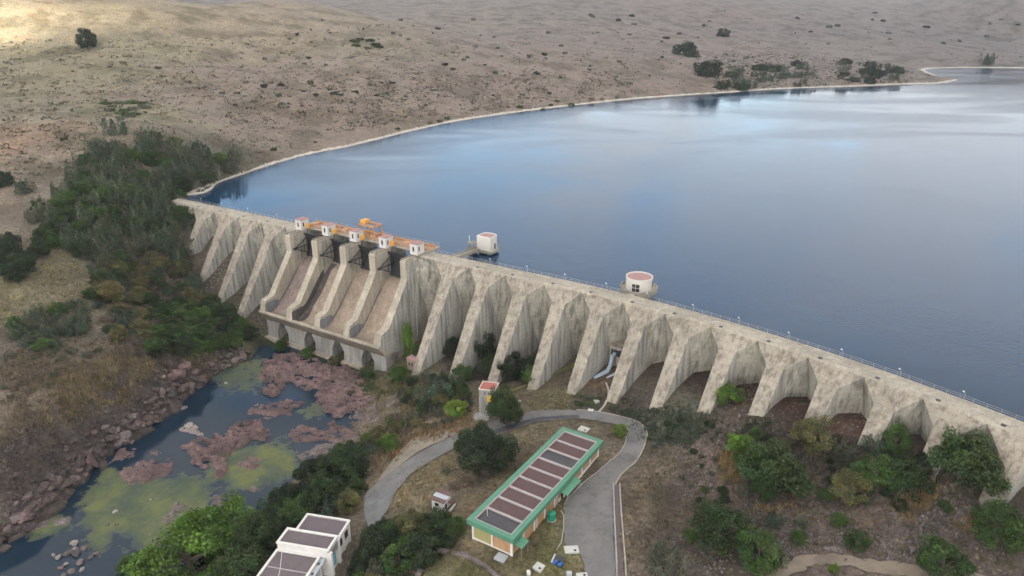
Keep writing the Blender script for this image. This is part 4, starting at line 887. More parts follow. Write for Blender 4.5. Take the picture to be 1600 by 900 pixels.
hp(hbx(MB(), .95, 1.95, .10, .2, .1, .85), 'window', M['dark_glass']); hp(hbx(MB(), hl-.2, hl+1.15, .2, .4, -2.6, -.2), 'yard_wall', M['white_wall'])
hp(hbx(MB(), hl+.95, hl+1.15, .41, 3.0, -2.6, -.2), 'yard_wall', M['white_wall']); hp(hbx(MB(), hl-.14, hl+.9, 1.7, 3.1, .5, .6), 'lean_to_roof', M['rust_roof']); hp(hbx(MB(), hl-.2, hl-.12, .7, 1.4, -1.3, .6), 'door', M['dark_glass'])
# ---- concrete tower house with the red roof
q = [np.array(at(*c, 6.0)[:2]) for c in ((748,608),(773,611),(783.6,592.5),(757.5,589.5))]; o2 = q[0]; ax = q[1]-q[0]; ax /= np.linalg.norm(ax); ay = np.array((-ax[1], ax[0])); tl, tw = np.linalg.norm(q[1]-q[0]), 4.3
P = empty('gauge_house', (*(o2+ax*tl/2+ay*tw/2), -2), 0, 'tall narrow concrete house with flat red roof and yellow shutter, half behind a tree', 'house'); LP = Vector(P.location)
def pbx(mb, a0, a1, b0, b1, z0, z1): return mb.hexa([(*(o2+ax*a+ay*b), z) for z in (z0, z1) for a, b in ((a0,b0),(a1,b0),(a1,b1),(a0,b1))])
def pp(mb, n, m): return local(mb, LP).build(n, m, P)
pp(pbx(MB(), 0, tl, 0, tw, -5, 5.85), 'wall', M['pillar']); pp(pbx(MB(), .12, tl-.12, .12, tw-.12, 5.9, 5.98), 'roof', M['red_roof'])
pp(parapet(MB(), [tuple(o2+ax*a+ay*b) for a, b in ((-.08,-.08),(tl+.08,-.08),(tl+.08,tw+.08),(-.08,tw+.08))], [tuple(o2+ax*a+ay*b) for a, b in ((.12,.12),(tl-.12,.12),(tl-.12,tw-.12),(.12,tw-.12))], 5.852, 6.12), 'roof_edge', M['cream_wall'])
pp(pbx(MB(), tl*.52, tl*.80, -.08, .05, 2.6, 4.4), 'shutter', M['yellow_door'])
for a in (.38, .62, .86): pp(pbx(MB(), tl*a-.12, tl*a+.12, -.05, .05, 4.6, 5.3), 'window', M['dark_glass'])
pp(pbx(MB(), tl-.02, tl+.06, .8, 1.8, 3.8, 4.9), 'window', M['dark_glass'])
pp(pbx(MB(), -1.0, tl*.75, -3.0, -.02, -5, -1.2), 'lower_block', M['pillar']); mb = MB()
for a, b in ((-.9,-2.9),(tl*.7,-2.9),(-.9,-.2)): mb.tube([(*(o2+ax*a+ay*b), -1.2), (*(o2+ax*a+ay*b), -.2)], .05, 4)
mb.tube([(*(o2+ax*a+ay*b), -.3) for a, b in ((-.9,-.2),(-.9,-2.9),(tl*.7,-2.9))], .04, 4); pp(mb, 'hand_rail', M['rail_steel'])
# ---- white building with stepped flat roofs
W0 = np.array(at(547.8, 812.6, -.4)[:2]); WK, WZ = 1.026, -2.4; wv = np.array((-.215, -.977)); wu = np.array((-.977, .215)); WB = empty('pump_station', (-40, 106, -5), 0, 'white building with stepped dark flat roofs and white pilasters at the bottom edge among trees', 'building'); LW = Vector((-40, 106, -5))
def wq(a, b): return tuple(W0 + (wv*a + wu*b)*WK)
def wbx(mb, a0, a1, b0, b1, z0, z1): return mb.hexa([(*wq(a, b), z+WZ) for z in (z0, z1) for a, b in ((a0,b0),(a1,b0),(a1,b1),(a0,b1))][::1])
def wp(mb, n, m, par=None): return local(mb, LW).build(n, m, par or WB)
def wpar(a0, a1, b0, b1, z, t=.45, h=.4): return parapet(MB(), [wq(a, b) for a, b in ((a0,b0),(a1,b0),(a1,b1),(a0,b1))], [wq(a, b) for a, b in ((a0+t,b0+t),(a1-t,b0+t),(a1-t,b1-t),(a0+t,b1-t))], z+WZ, z+h+WZ)
for a0, a1, b0, b1, z in ((0,6.2,0,9.7,2.0),(6.2,10.6,-.35,10.6,3.4),(10.6,30,1.3,10.6,1.9)):
    wp(wbx(MB(), a0+.02, a1-.02, b0+.35, b1-.2, -8, z-.3), 'wall', M['white_wall']); wp(wbx(MB(), a0+.3, a1-.3, b0+.3, b1-.3, z-.298, z-.2), 'roof', M['roof_mauve']); wp(wpar(a0+.01, a1-.01, b0, b1, z-.29), 'roof_edge', M['white_wall'])
wp(wbx(MB(), 10.58, 10.66, .4, 10.2, 1.95, 3.1), 'upper_wall', M['white_wall'])
for a in (.6, 3.2, 5.9): wp(wbx(MB(), a-.22, a+.22, .1, .34, -7, 1.6), 'pilaster', M['white_wall'])
for a in (1.1, 3.7): wp(wbx(MB(), a, a+1.7, .30, .36, -1.1, .7), 'window', M['dark_glass'])
wp(wbx(MB(), 10.0, 10.7, -.9, .2, -7, 2.9), 'pilaster', M['white_wall']); wp(wbx(MB(), 6.25, 6.9, -.6, .2, -7, 2.9), 'pilaster', M['white_wall']); wp(wbx(MB(), 7.4, 9.7, -.06, .02, -2.4, .5), 'door', M['teal_door'])
mb = MB()
for k in range(6): wbx(mb, 7.0+k*.55, 7.2+k*.55, -.42, -.34, 1.0, 2.6)
wp(mb, 'louvre', M['roof_mauve'])
for a in (12.2, 14.8, 17.4, 20.0, 22.6): wp(wbx(MB(), a-.25, a+.25, .75, 1.64, -7, 1.5), 'pilaster', M['white_wall'])
for a in (12.7, 15.3, 17.9): wp(wbx(MB(), a, a+1.6, 1.58, 1.66, -1.4, .6), 'window', M['dark_glass'])
wp(wbx(MB(), 10.7, 30, .3, 1.28, 1.2, 1.5), 'side_ledge', M['pale_tin']); wp(wbx(MB(), 15.0, 15.2, 1.8, 10.1, 1.68, 1.82), 'roof_joint', M['roof_rib'])
wp(MB().tube([(*wq(10.8, 9.4), 1.7+WZ), (*wq(15.5, 7.2), 1.76+WZ), (*wq(20, 5.6), 1.7+WZ)], .05, 4), 'roof_cable', M['lamp_head'])
# ---- slabs, drums and other small things on the ground
def slab(px, py, a, b, h, rz, label, mat='pale_slab', hole=True, name='concrete_slab'):
    p = og(px, py); x, y = p[0], p[1]; z = gh(x, y); e = empty(name, (x, y, z), R(rz), label, 'slab', None)
    MB().prism([(-a/2,-b/2),(a/2,-b/2),(a/2,b/2),(-a/2,b/2)], -.5, h, [(-a/2+.04,-b/2+.04),(a/2-.04,-b/2+.04),(a/2-.04,b/2-.04),(-a/2+.04,b/2-.04)]).build('slab_top', M[mat], e)
    if hole: MB().lathe((a*.22,-b*.18,0), [(.0,h+.012),(.28,h+.012),(.30,h-.1)], 14).build('hatch', M['dark_glass'], e)
    return e
slab(893, 859, 2.9, 2.0, .35, 4, 'pale concrete slab with a dark corner hole, lying at the road edge')
slab(783, 872, 2.3, 2.0, .3, -30, 'grey-green ribbed slab lying in front of the brick building', 'pale_tin', False)
slab(842, 888, 1.9, 1.9, .4, -35, 'pale square slab with a round black hatch near the bottom of the picture')
slab(889, 898, 1.1, .9, .5, 0, 'small bluish box slab at the bottom edge beside the road', 'pale_tin', False)
slab(909, 899, 2.2, 1.0, .3, 6, 'half cut off pale slab at the bottom edge where the road leaves')
slab(826, 897, .7, .8, .7, 10, 'short white block at the bottom edge of the lawn', 'white_wall', False)
slab(912, 672, 2.6, 2.2, .4, -32, 'pale concrete slab with twin hatches behind the brick building')
slab(806, 630, 2.6, 1.6, .5, 60, 'tilted white slab beside the round tree by the tower house', 'white_wall', False)
slab(923, 641, 1.5, 1.0, .35, -10, 'small white stone slab on the outside of the road bend', 'white_wall', False)
slab(932, 628, 1.3, 1.2, .5, 25, 'grey block among the plants under the outlet pipes', 'pale_slab', False)
p = og(872, 884)
for k, (dx, dy, lab, m) in enumerate(((-.5,.35,'dark blue plastic drum lying on its side, the upper one of the pair','blue_plastic'),(.45,-.15,'bright blue plastic drum lying on its side, the lower one of the pair','blue_plastic'))):
    x, y = p[0]+dx, p[1]+dy; e = empty('plastic_drum', (x, y, gh(x, y)+.36), R(35), lab, 'drum', 'blue drums on the lawn')
    mb = MB(); mb.tube([(-.55,0,0),(-.5,0,0),(-.2,0,0),(-.17,0,0),(.17,0,0),(.2,0,0),(.5,0,0),(.55,0,0)], [.32,.36,.36,.38,.38,.36,.36,.32], 16); mb.build('drum_body', M[m], e, True)
    for xx in (-.562, .562): MB().tube([(xx-.02,.15,.1),(xx+.02,.15,.1)], .07, 8).build('bung', M['lamp_head'], e)
x, y = p[0]+.2, p[1]+1.4; e = empty('inspection_chamber', (x, y, gh(x, y)), 0, 'dark open concrete chamber with pale splayed edges behind the blue drums', 'chamber')
MB().prism([(-1.2,-.5),(.9,-.8),(1.3,.6),(-.6,.9)], -.4, .3).build('chamber_body', M['roof_wet'], e)
mb = MB(); mb.hexa([(-1.6,-.9,-.3),(-1.25,-.9,-.3),(-.45,1.2,-.3),(-.8,1.2,-.3),(-1.6,-.9,.4),(-1.25,-.9,.4),(-.45,1.2,.4),(-.8,1.2,.4)]); mb.build('side_wall', M['pale_slab'], e)
# ---- concrete drain channel along the road
cl = on_ground([958,959.5,960.5,962,963.5,964],[757,790,820,850,880,960]); cr_ = on_ground([968,970,972,974.5,977,981],[757,790,820,850,880,960])
D = empty('drain_channel', tuple(cl[2]), 0, 'narrow concrete drain channel running down beside the road', 'drain')
for pts in (cl, cr_):
    k = kerb_line('side_wall', list(pts), .28, .5, M['channel'], None, None); k.parent = D; k.location = -cl[2]
k = ribbon('bed', M['roof_mauve'], cl, cr_, up=.03, sub=2, jag=0); k.parent = D; k.location = -cl[2]
ww = on_ground(np.linspace(797, 905, 10), np.interp(np.linspace(797,905,10), [797,850,905], [615,595,568]))
kerb_line('retaining_wall', list(ww), .45, .9, M['mossy_wall'], 'low moss-topped wall running from the tower house to the foot of a dam buttress', 'wall')
st_ = on_ground([652,660,672,690,700],[905,885,872,861,864]); kerb_line('stone_wall', list(st_), 1.0, .55, M['grey_rock'], 'rough grey stone edge on the bushy side of the grass terrace', 'stone wall')
st_ = on_ground([706,722,740,758,780],[866,866,876,886,905]); kerb_line('stone_wall', list(st_), .9, .4, M['grey_rock'], 'rough grey stone edge between the grass terrace and the brick building', 'stone wall')
fpx = on_ground([596,606,616,626,640,654,668,680,694],[733,716,703,693,684,675,666,661,662])
e = empty('post_fence', tuple(fpx[4]), 0, 'leaning wooden post fence between the old concrete road and the bushes', 'fence')
LF = Vector(fpx[4])
for i, p in enumerate(fpx):
    x, y = p[0], p[1]; z = gh(x, y); local(MB().tube([(x, y, z-.3), (x+random.uniform(-.15,.15), y, z+1.7)], .1, 5), LF).build('fence_post', M['post_wood'], e)
for hh in (.7, 1.3): local(MB().tube([(p[0], p[1], gh(p[0], p[1])+hh) for p in fpx], .025, 4), LF).build('fence_wire', M['rail_steel'], e)
pth = on_ground([947,951,950,944,936],[598,610,622,634,643]); kerb_line('drain_pipe', list(pth), .5, .12, M['channel'], 'thin pale concrete gutter from the outlet pipes down to the road', 'gutter')
# ================================================================ ROCK
OUT = [  # outline in the photo, height, material, label
 ([(408,575),(425,558),(450,550),(480,556),(505,570),(540,576),(565,588),(575,602),(600,610),(598,626),(575,640),(550,648),(524,652),(512,645),(508,632),(486,620),(498,612),(470,606),(452,600),(440,615),(425,622),(410,612)], 1.7, 'pink_rock', 'wide pink rock shelf in the pool at the foot of the spillway'),
 ([(386,645),(405,630),(440,624),(478,625),(486,632),(456,639),(458,650),(430,651),(420,656),(398,651)], .9, 'pink_rock', 'low flat pink rock just below the wide rock shelf in the pool'),
 ([(288,698),(320,684),(360,668),(404,658),(422,669),(416,688),(438,704),(400,688),(372,700),(358,728),(340,743),(316,728),(292,716)], 1.7, 'pink_rock', 'jagged hook-shaped pink rock island in the middle of the pool'),
 ([(372,712),(395,709),(413,716),(408,732),(385,737),(372,728)], .8, 'pink_rock', 'small pink rock on the algae inside the hook-shaped island'),
 ([(180,745),(200,730),(226,722),(260,718),(280,735),(260,748),(226,757),(200,760)], 1.1, 'pink_rock', 'oval pink rock rising from the bright green algae'),
 ([(150,732),(176,708),(214,700),(218,709),(206,718),(176,724)], .7, 'pink_rock', 'long low pink rock between the dark bank and the oval rock'),
 ([(223,706),(240,697),(262,711),(238,718)], .6, 'pink_rock', 'small flat pink rock beside the long low one'),
 ([(275,669),(300,662),(316,678),(292,684)], .6, 'pale_rock', 'pale low rock on dark water above the hook-shaped island'),
 ([(246,801),(280,788),(306,799),(290,813),(260,820)], .7, 'grey_rock', 'grey rubble bank on dull algae near the bright green trees'),
 ([(445,682),(470,662),(500,667),(522,664),(548,676),(550,687),(535,697),(500,691),(470,691)], .9, 'pink_rock', 'flat pink rock bar along the bushy side of the pool'),
 ([(455,712),(500,693),(548,690),(568,702),(545,720),(505,730),(470,725)], .9, 'grey_rock', 'greyish rock bar under the bushes beside the pool'),
 ([(323,776),(340,767),(352,780),(345,792),(327,789)], .7, 'grey_rock', 'small grey rock at the edge of the algae near the dark trees'),
 ([(382,759),(404,753),(410,768),(394,772)], .6, 'grey_rock', 'small grey rock between algae and the dark tree line'),
 ([(30,812),(75,806),(104,814),(80,826),(40,830)], .5, 'grey_rock', 'low grey rock spit at the foot of the dark cliff'),
 ([(540,646),(580,632),(630,640),(640,655),(600,668),(560,668)], 1.0, 'grey_rock', 'grey rock slope between the rock shelf and the reeds')]
for pts, hh, mt, lab in OUT:
    w = [at(a, b, POOL)[:2] for a, b in pts]; xs, ys = [p[0] for p in w], [p[1] for p in w]; st = .36
    gx = np.arange(min(xs)-3, max(xs)+3, st); gy = np.arange(min(ys)-3, max(ys)+3, st); X, Y = [a.ravel() for a in np.meshgrid(gx, gy)]
    d = polydist(X, Y, w) + (fbm(X, Y, 3.2, 4, 14)-.5)*5.5
    sl, ck = cells(X + 1.5*(fbm(X, Y, 3, 3, 8)-.5), Y + 1.5*(fbm(X, Y, 3, 3, 18)-.5), 3.0, 40, .5, R(-15)); s2, c2 = cells(X, Y, .9, 60, .7, R(30))
    e = np.clip(d/1.2 + .5, 0, 1); Z = POOL - .75 + e*(.80 + hh*(1.0*(sl-.16)) + .30*(s2-.5)) - .55*np.clip(1-ck/.08, 0, 1)*e - .20*np.clip(1-c2/.12, 0, 1)
    zt = h0(X, Y); Z = np.where(zt > POOL-.4, np.maximum(Z, zt-.25+.55*hh*(sl-.35)-.3*np.clip(1-ck/.10, 0, 1)), Z); Z = np.where(d < -.6, np.minimum(Z, np.maximum(zt, POOL)-.5), Z)
    k = (d > -2.2).reshape(len(gy), len(gx)); cell = k[:-1,:-1] & k[1:,:-1] & k[:-1,1:] & k[1:,1:]
    j, i = np.where(cell); a = j*len(gx)+i; Fq = np.c_[a, a+1, a+len(gx)+1, a+len(gx)]; u, inv = np.unique(Fq, return_inverse=True)
    o = (np.mean(xs), np.mean(ys), POOL); V = np.c_[X[u], Y[u], Z[u]] - np.array(o)
    tag(link('rock_outcrop', np_mesh('rock_outcrop', V, inv.reshape(Fq.shape), M[mt]), None, o), lab, 'rock', 'rock outcrops in the pool')
def boulder_mesh(name, mat, seed, flat=.7):
    import bmesh
    bm = bmesh.new(); bmesh.ops.create_icosphere(bm, subdivisions=3, radius=1); r = np.random.default_rng(seed); pl = r.normal(size=(9,3)); pl /= np.linalg.norm(pl, axis=1)[:,None]; off = r.uniform(.55,.9,9)
    for v in bm.verts:
        p = np.array(v.co); 
        for n_, o_ in zip(pl, off):
            t = p@n_-o_
            if t > 0: p = p - n_*t*.92
        p = p*(1+.10*math.sin(5*p[0]+seed)*math.sin(4*p[1]+2*seed)); v.co = (p[0], p[1], p[2]*flat)
    me = bpy.data.meshes.new(name); bm.to_mesh(me); bm.free(); me.materials.append(mat); return me
BM = {k: [boulder_mesh('boulder', M[k], s, .72) for s in range(4)] for k in ('pink_rock','grey_rock','brown_rock','pale_rock','dark_rock')}
def boulder(x, y, z, r, kind, label, group, sz=1.0):
    o = link('boulder', random.choice(BM[kind]), None, (x, y, z)); o.rotation_euler = (random.uniform(-.4,.4), random.uniform(-.4,.4), random.uniform(0,6.3)); o.scale = (r*random.uniform(.8,1.3), r*random.uniform(.8,1.2), r*sz*random.uniform(.7,1.1)); return tag(o, label, 'boulder', group)
# rock pile standing in the near end of the pool
for px, py, r in ((92,871,.8),(103,882,.7),(116,850,1.0),(119,866,1.1),(124,880,.9),(105,865,.9),(112,893,.7),(95,888,.6),(128,890,.6),(150,866,.7),(131,857,.8),(84,868,.5),(141,872,.6),(100,898,.5),(118,858,.7)):
    x, y, z = at(px, py, POOL); boulder(x, y, z+r*.1, r, random.choice(('pink_rock','grey_rock','pale_rock')), 'wet boulder in the loose rock pile near the bottom of the pool', 'boulders in the rock pile')
for px, py, r, lab in ((180,800,.7,'lone pale boulder standing on the green algae'),(168,820,.55,'small pale stone on the edge of the algae above dark water'),(182,819,.6,'pale stone on the algae just past its darker neighbour'),(341,600,.7,'pinkish boulder in the water off the wooded bank'),(353,599,.6,'pale boulder in the water off the wooded bank'),(236,781,.4,'tiny white stone on the green algae mat'),(288,638,.9,'dark boulder in the deep water under the cliff')):
    x, y, z = at(px, py, POOL); boulder(x, y, z+r*.15, r, 'pink_rock' if 'pinkish' in lab else 'grey_rock' if 'dark' in lab else 'pale_rock', lab, None)
# blocks along the cliff over the pool
BASE = [(395,566),(360,572),(330,590),(300,612),(280,630),(250,655),(220,678),(190,695),(160,712),(130,745),(100,772),(70,802),(40,832),(5,860)]
r_ = np.random.default_rng(5)
for k in range(255):
    t = r_.uniform(0, len(BASE)-1.001); i = int(t); f = t-i; bx, by = np.array(BASE[i])*(1-f)+np.array(BASE[i+1])*f
    up = abs(r_.normal(0, .45)); px, py = bx - up*26 + r_.normal(0,5), by - up*36 + r_.normal(0,4); p = og(px, py); x, y = p[0], p[1]; z = gh(x, y)
    if z < POOL-.6 or dam_sn(x, y)[1][0] < 22: continue
    big = r_.uniform(.5, 1.25)*(1.3 if up < .5 else .9)
    boulder(x, y, z+.35*big, big, ('dark_rock','brown_rock','dark_rock','grey_rock','pink_rock','dark_rock')[k % 6], 'angular rock block on the dark rocky bank over the pool', 'blocks on the rocky bank', 1.1)
for px, py, r in ((278,585,2.6),(290,580,2.2),(266,592,1.8)):
    p = og(px, py); boulder(p[0], p[1], gh(p[0], p[1])+.5, r, 'pink_rock', 'large pink boulder of the cluster standing at the top of the rocky bank', 'large pink boulders on the bank', 1.2)
def in_px(poly, n, rng):
    xs, ys = [p[0] for p in poly], [p[1] for p in poly]; o = []
    while len(o) < n:
        a = rng.uniform(min(xs), max(xs), n*2); b = rng.uniform(min(ys), max(ys), n*2); k = inpoly(a, b, poly); o += list(zip(a[k], b[k]))
    return np.array(o[:n])
def scatter_stones(name, pos, rad, mat):
    """one mesh of many small angular stones"""
    base = np.array([(1,0,0),(-1,0,0),(0,1,0),(0,-1,0),(0,0,.8),(0,0,-.8)], float); tri = np.array([(0,2,4),(2,1,4),(1,3,4),(3,0,4),(2,0,5),(1,2,5),(3,1,5),(0,3,5)])
    n = len(pos); rg = np.random.default_rng(3); a = rg.uniform(0, 6.28, n); s = rad[:,None]*rg.uniform(.6,1.3,(n,3)); V = base[None]*s[:,None,:] + rg.normal(0,.14,(n,6,3))*rad[:,None,None]
    x = V[...,0]*np.cos(a)[:,None]-V[...,1]*np.sin(a)[:,None]; y = V[...,0]*np.sin(a)[:,None]+V[...,1]*np.cos(a)[:,None]; V = np.stack([x, y, V[...,2]], -1) + pos[:,None,:]
    me = np_mesh(name, V.reshape(-1,3), (tri[None]+6*np.arange(n)[:,None,None]).reshape(-1,3), mat); return tag(link(name, me), kind='stuff')
def ground_scatter(poly, n, rng, jit=.5):
    q = in_px(poly, n*2, rng); q = q + rng.normal(0, 1, q.shape)*np.array([7,5])*np.clip(q[:,1:]/600, .15, 1); k = rng.uniform(.22,.62,len(q)) < fbm(q[:,0], q[:,1], 28, 3, 91); q = q[k][:n]; p = on_ground(q[:,0], q[:,1]); p[:,2] = gz(p[:,0], p[:,1]); return p
rg = np.random.default_rng(9)
RUB = [([(1040,790),(1200,770),(1600,760),(1600,880),(1450,885),(1260,862),(1180,900),(1040,900)], 1500, .2), ([(1280,850),(1350,800),(1460,780),(1560,800),(1520,860),(1400,880)], 1300, .25), ([(1080,680),(1160,700),(1140,780),(1060,790)], 600, .2), ([(1180,660),(1300,690),(1420,740),(1250,720)], 400, .2), ([(1200,810),(1260,800),(1280,870),(1200,870)], 260, .25)]
_L = [ground_scatter(poly, n, rg) for poly, n, _ in RUB]; P_ = np.concatenate(_L); Rr_ = np.concatenate([np.full(len(q), r[2]) for q, r in zip(_L, RUB)])*np.exp(rg.normal(0,.5,len(P_)))
scatter_stones('rubble', P_, np.clip(Rr_, .06, .8), M['grey_rock'])
BK = [([(0,690),(120,640),(260,585),(370,545),(395,565),(280,626),(160,705),(40,825),(0,850)], 1500, .3), ([(0,540),(200,540),(260,580),(120,640),(0,700)], 500, .22)]
_L = [ground_scatter(poly, n, rg) for poly, n, _ in BK]; P_ = np.concatenate(_L); Rr_ = np.concatenate([np.full(len(q), r[2]) for q, r in zip(_L, BK)])*np.exp(rg.normal(0,.5,len(P_)))
scatter_stones('bank_rubble', P_, np.clip(Rr_, .08, 1.0), M['dark_rock'])
HILL = [([(0,180),(330,190),(480,215),(700,175),(1000,145),(1180,130),(1200,85),(900,60),(600,70),(300,110),(0,150)], 3000, .35), ([(600,130),(950,120),(960,150),(700,185),(560,205)], 1200, .4), ([(1120,90),(1300,85),(1460,118),(1400,130),(1150,140)], 900, .5)]
_L = [ground_scatter(poly, n, rg) for poly, n, _ in HILL]; P_ = np.concatenate(_L); Rr_ = np.concatenate([np.full(len(q), r[2]) for q, r in zip(_L, HILL)])*np.exp(rg.normal(0,.5,len(P_))); k = P_[:,2] > 21.3
scatter_stones('hillside_stones', P_[k], np.clip(Rr_[k], .15, 1.6), M['pale_rock'])
# bleached stones of the shore
q = np.array([(285,305),(380,271),(450,249),(540,229),(620,209),(680,195),(760,181),(850,169.5),(920,161.5),(1000,153.5),(1100,146.5),(1200,139.5),(1300,135.5),(1400,131.5),(1480,128.5)]); t = np.sort(rg.uniform(0, len(q)-1.01, 1600)); i = t.astype(int); f = (t-i)[:,None]; w = q[i]*(1-f)+q[i+1]*f; w[:,1] += rg.normal(-.3,1.0,len(w))
P_ = on_ground(w[:,0], w[:,1]); P_[:,2] = gz(P_[:,0], P_[:,1]); k = (P_[:,2] > 20.8) & (P_[:,2] < 23.5); scatter_stones('shore_stones', P_[k], np.exp(rg.normal(-.9,.4,k.sum())), plain('bleached_stone', (.56,.51,.44), .9, .15))
# ================================================================ PLANTS
def leaf_mat(name, trans=.18):
    t = NT(name); a = t.n('ShaderNodeVertexColor', layer_name='tint').outputs[0]; r = t.n('ShaderNodeObjectInfo').outputs['Random']
    c = t.mix(t.mix(a, (.72,.74,.70), 1.0, 'MULTIPLY'), t.mix(a, (1.25,1.18,1.05), 1.0, 'MULTIPLY'), r)
    d = t.n('ShaderNodeBsdfPrincipled', {'Base Color': c, 'Roughness': .7}); tr = t.n('ShaderNodeBsdfTranslucent', {'Color': c})
    t.n('ShaderNodeOutputMaterial', {'Surface': t.n('ShaderNodeMixShader', {0: trans, 1: d.outputs[0], 2: tr.outputs[0]}).outputs[0]}); return t.m
M['leaf'] = leaf_mat('leaf'); M['bark'] = plain('bark', (.13,.105,.085), .9, .3, 2); M['pale_bark'] = plain('pale_bark', (.45,.42,.38), .85, .2, 2)
PAL = {'broad': (.036,.068,.018), 'dark': (.026,.048,.018), 'bright': (.092,.185,.024), 'mid': (.056,.115,.024), 'olive': (.135,.135,.055), 'lime': (.16,.25,.04), 'grey': (.088,.105,.072), 'teal': (.055,.092,.062), 'plume': (.078,.110,.068), 'twig': (.135,.11,.09), 'straw': (.26,.20,.10)}
def quads(cent, size, rng, up=0.0, asp=.6):
    n = len(cent); nrm = rng.normal(size=(n,3)); nrm[:,2] += up; nrm /= np.linalg.norm(nrm, axis=1)[:,None]
    a = np.cross(nrm, rng.normal(size=(n,3))); a /= np.linalg.norm(a, axis=1)[:,None]+1e-9; b = np.cross(nrm, a); s = size[:,None]*rng.uniform(.6,1.3,(n,1))
    return np.stack([cent-a*s-b*s*asp*.35, cent-b*s*asp, cent+a*s, cent+b*s*asp], 1).reshape(-1,3)
def crown_mesh(kind, seed):
    """crown of unit radius standing on z=0"""
    rng = np.random.default_rng(seed); base = np.array(PAL[kind]); C = []; S = []; T = []
    if kind in ('plume', 'grey', 'teal'):
        for k in range(15 if kind == 'plume' else 13):
            a, rr = rng.uniform(0, 6.28), math.sqrt(rng.uniform(0, 1))*.72; bx, by = rr*math.cos(a), rr*math.sin(a); H = rng.uniform(1.3, 2.1)*(1-.35*rr) if kind == 'plume' else rng.uniform(.9,1.4)*(1-.3*rr); n = 150
            z = rng.uniform(.05, 1, n)**.85*H; q = (1-z/H)**.7*.30+.035; th = rng.uniform(0,6.28,n); rad = q*np.sqrt(rng.uniform(.25,1,n)); c = np.c_[bx+rad*np.cos(th)+.1*(z/H)*math.cos(a), by+rad*np.sin(th)+.1*(z/H)*math.sin(a), z]
            C.append(c); S.append(np.full(n, .055)); T.append(base[None]*np.exp(rng.normal(0,.22))*np.exp(rng.normal(0,.14,(n,1)))*np.array([[rng.uniform(.85,1.2),1,rng.uniform(.85,1.2)]]))
        C = np.concatenate(C); S = np.concatenate(S); T = np.concatenate(T); V = quads(C, S, rng, 0, .45)
    elif kind == 'twig':
        for k in range(34):
            a, e = rng.uniform(0,6.28), rng.uniform(.15,1.35); d = np.array([math.cos(a)*math.cos(e), math.sin(a)*math.cos(e), math.sin(e)*1.1]); n = 55; f = rng.uniform(.25,1,n)**.7; c = d[None]*f[:,None]*rng.uniform(.8,1.05)+rng.normal(0,.085,(n,3)); c[:,2] = np.abs(c[:,2])
            C.append(c); S.append(np.full(n, .07)); T.append(base[None]*np.exp(rng.normal(0,.3))*np.exp(rng.normal(0,.2,(n,1))))
        C = np.concatenate(C); S = np.concatenate(S); T = np.concatenate(T); V = quads(C, S, rng, 0, .16)
    else:
        K_ = 46; k = 0; cen = []
        while len(cen) < K_:
            p = rng.normal(size=3); p /= np.linalg.norm(p)
            if p[2] < -.80: continue
            cen.append(p*rng.uniform(.55,.86)*np.array([1,1,.80]))
        cen = np.array(cen); cen *= (1+.16*np.sin(3*np.arctan2(cen[:,1],cen[:,0])+seed))[:,None]
        for c0_ in cen:
            n = 185; r = rng.uniform(.18,.33); q = rng.normal(size=(n,3)); q /= np.linalg.norm(q, axis=1)[:,None]; c = c0_+q*(r*rng.uniform(.55,1.06,(n,1)))*np.array([1,1,.8])
            c[:,2] += .68; C.append(c); S.append(np.full(n, .041)); T.append(base[None]*np.exp(rng.normal(0,.26))*np.exp(rng.normal(0,.16,(n,1)))*np.array([[rng.uniform(.85,1.25),1,rng.uniform(.8,1.2)]]))
        C = np.concatenate(C); S = np.concatenate(S); T = np.concatenate(T); V = quads(C, S, rng, .25, .62)
    V[:,2] = np.maximum(V[:,2], .02); n = len(C); return np_mesh('crown', V, np.arange(4*n).reshape(-1,4), M['leaf'], np.repeat(T, 4, axis=0), 'tint')
def trunk_mesh(kind, seed, mat='bark'):
    rng = random.Random(seed); mb = MB(); h = {'plume': 1.2, 'grey': .8, 'teal': .8, 'twig': .5}.get(kind, .75)
    mb.tube([(0,0,-.25),(.01,.02,h*.35),(.03,-.01,h)], [.085,.06,.03], 7)
    for k in range(6):
        a = k*1.05+rng.random(); z = h*rng.uniform(.25,.9); L = rng.uniform(.35,.65); mb.tube([(.01,0,z),(math.cos(a)*L*.5, math.sin(a)*L*.5, z+L*.35),(math.cos(a)*L, math.sin(a)*L, z+L*.6)], [.035,.024,.01], 5)
    o = mb.build('trunk', M[mat]); me = o.data; bpy.data.objects.remove(o); return me
CM = {k: [crown_mesh(k, 100+17*i+hash_) for i in range(3)] for hash_, k in enumerate(PAL) if k != 'straw'}
TM = {k: [trunk_mesh(k, 7*i) for i in range(2)] for k in CM}; TMP = trunk_mesh('broad', 3, 'pale_bark')
NAME = {'plume': 'thicket_tree', 'grey': 'shrub', 'teal': 'leafy_shrub', 'twig': 'bare_bush', 'olive': 'yellow_shrub', 'lime': 'shrub'}
def plant(x, y, z, r, kind, label, group=None, hs=1.0, parts=True, name=None, cat=None, pale=False):
    if math.hypot(x, y) > 330 and kind in ('dark','broad','mid','bright') and 'lone' not in label: z -= .36*r*hs
    nm = name or NAME.get(kind, 'tree' if r > 2.2 else 'bush'); ct = cat or ('tree' if 'tree' in nm else 'bush')
    if not parts:
        o = link(nm, random.choice(CM[kind]), None, (x, y, z)); o.rotation_euler = (0,0,random.uniform(0,6.28)); o.scale = (r, r*random.uniform(.85,1.15), r*hs); return tag(o, label, ct, group)
    e = empty(nm, (x, y, z), random.uniform(0,6.28), label, ct, group); e.scale = (r, r*random.uniform(.88,1.12), r*hs)
    link('crown', random.choice(CM[kind]), e); link('trunk', TMP if pale else random.choice(TM[kind]), e); return e
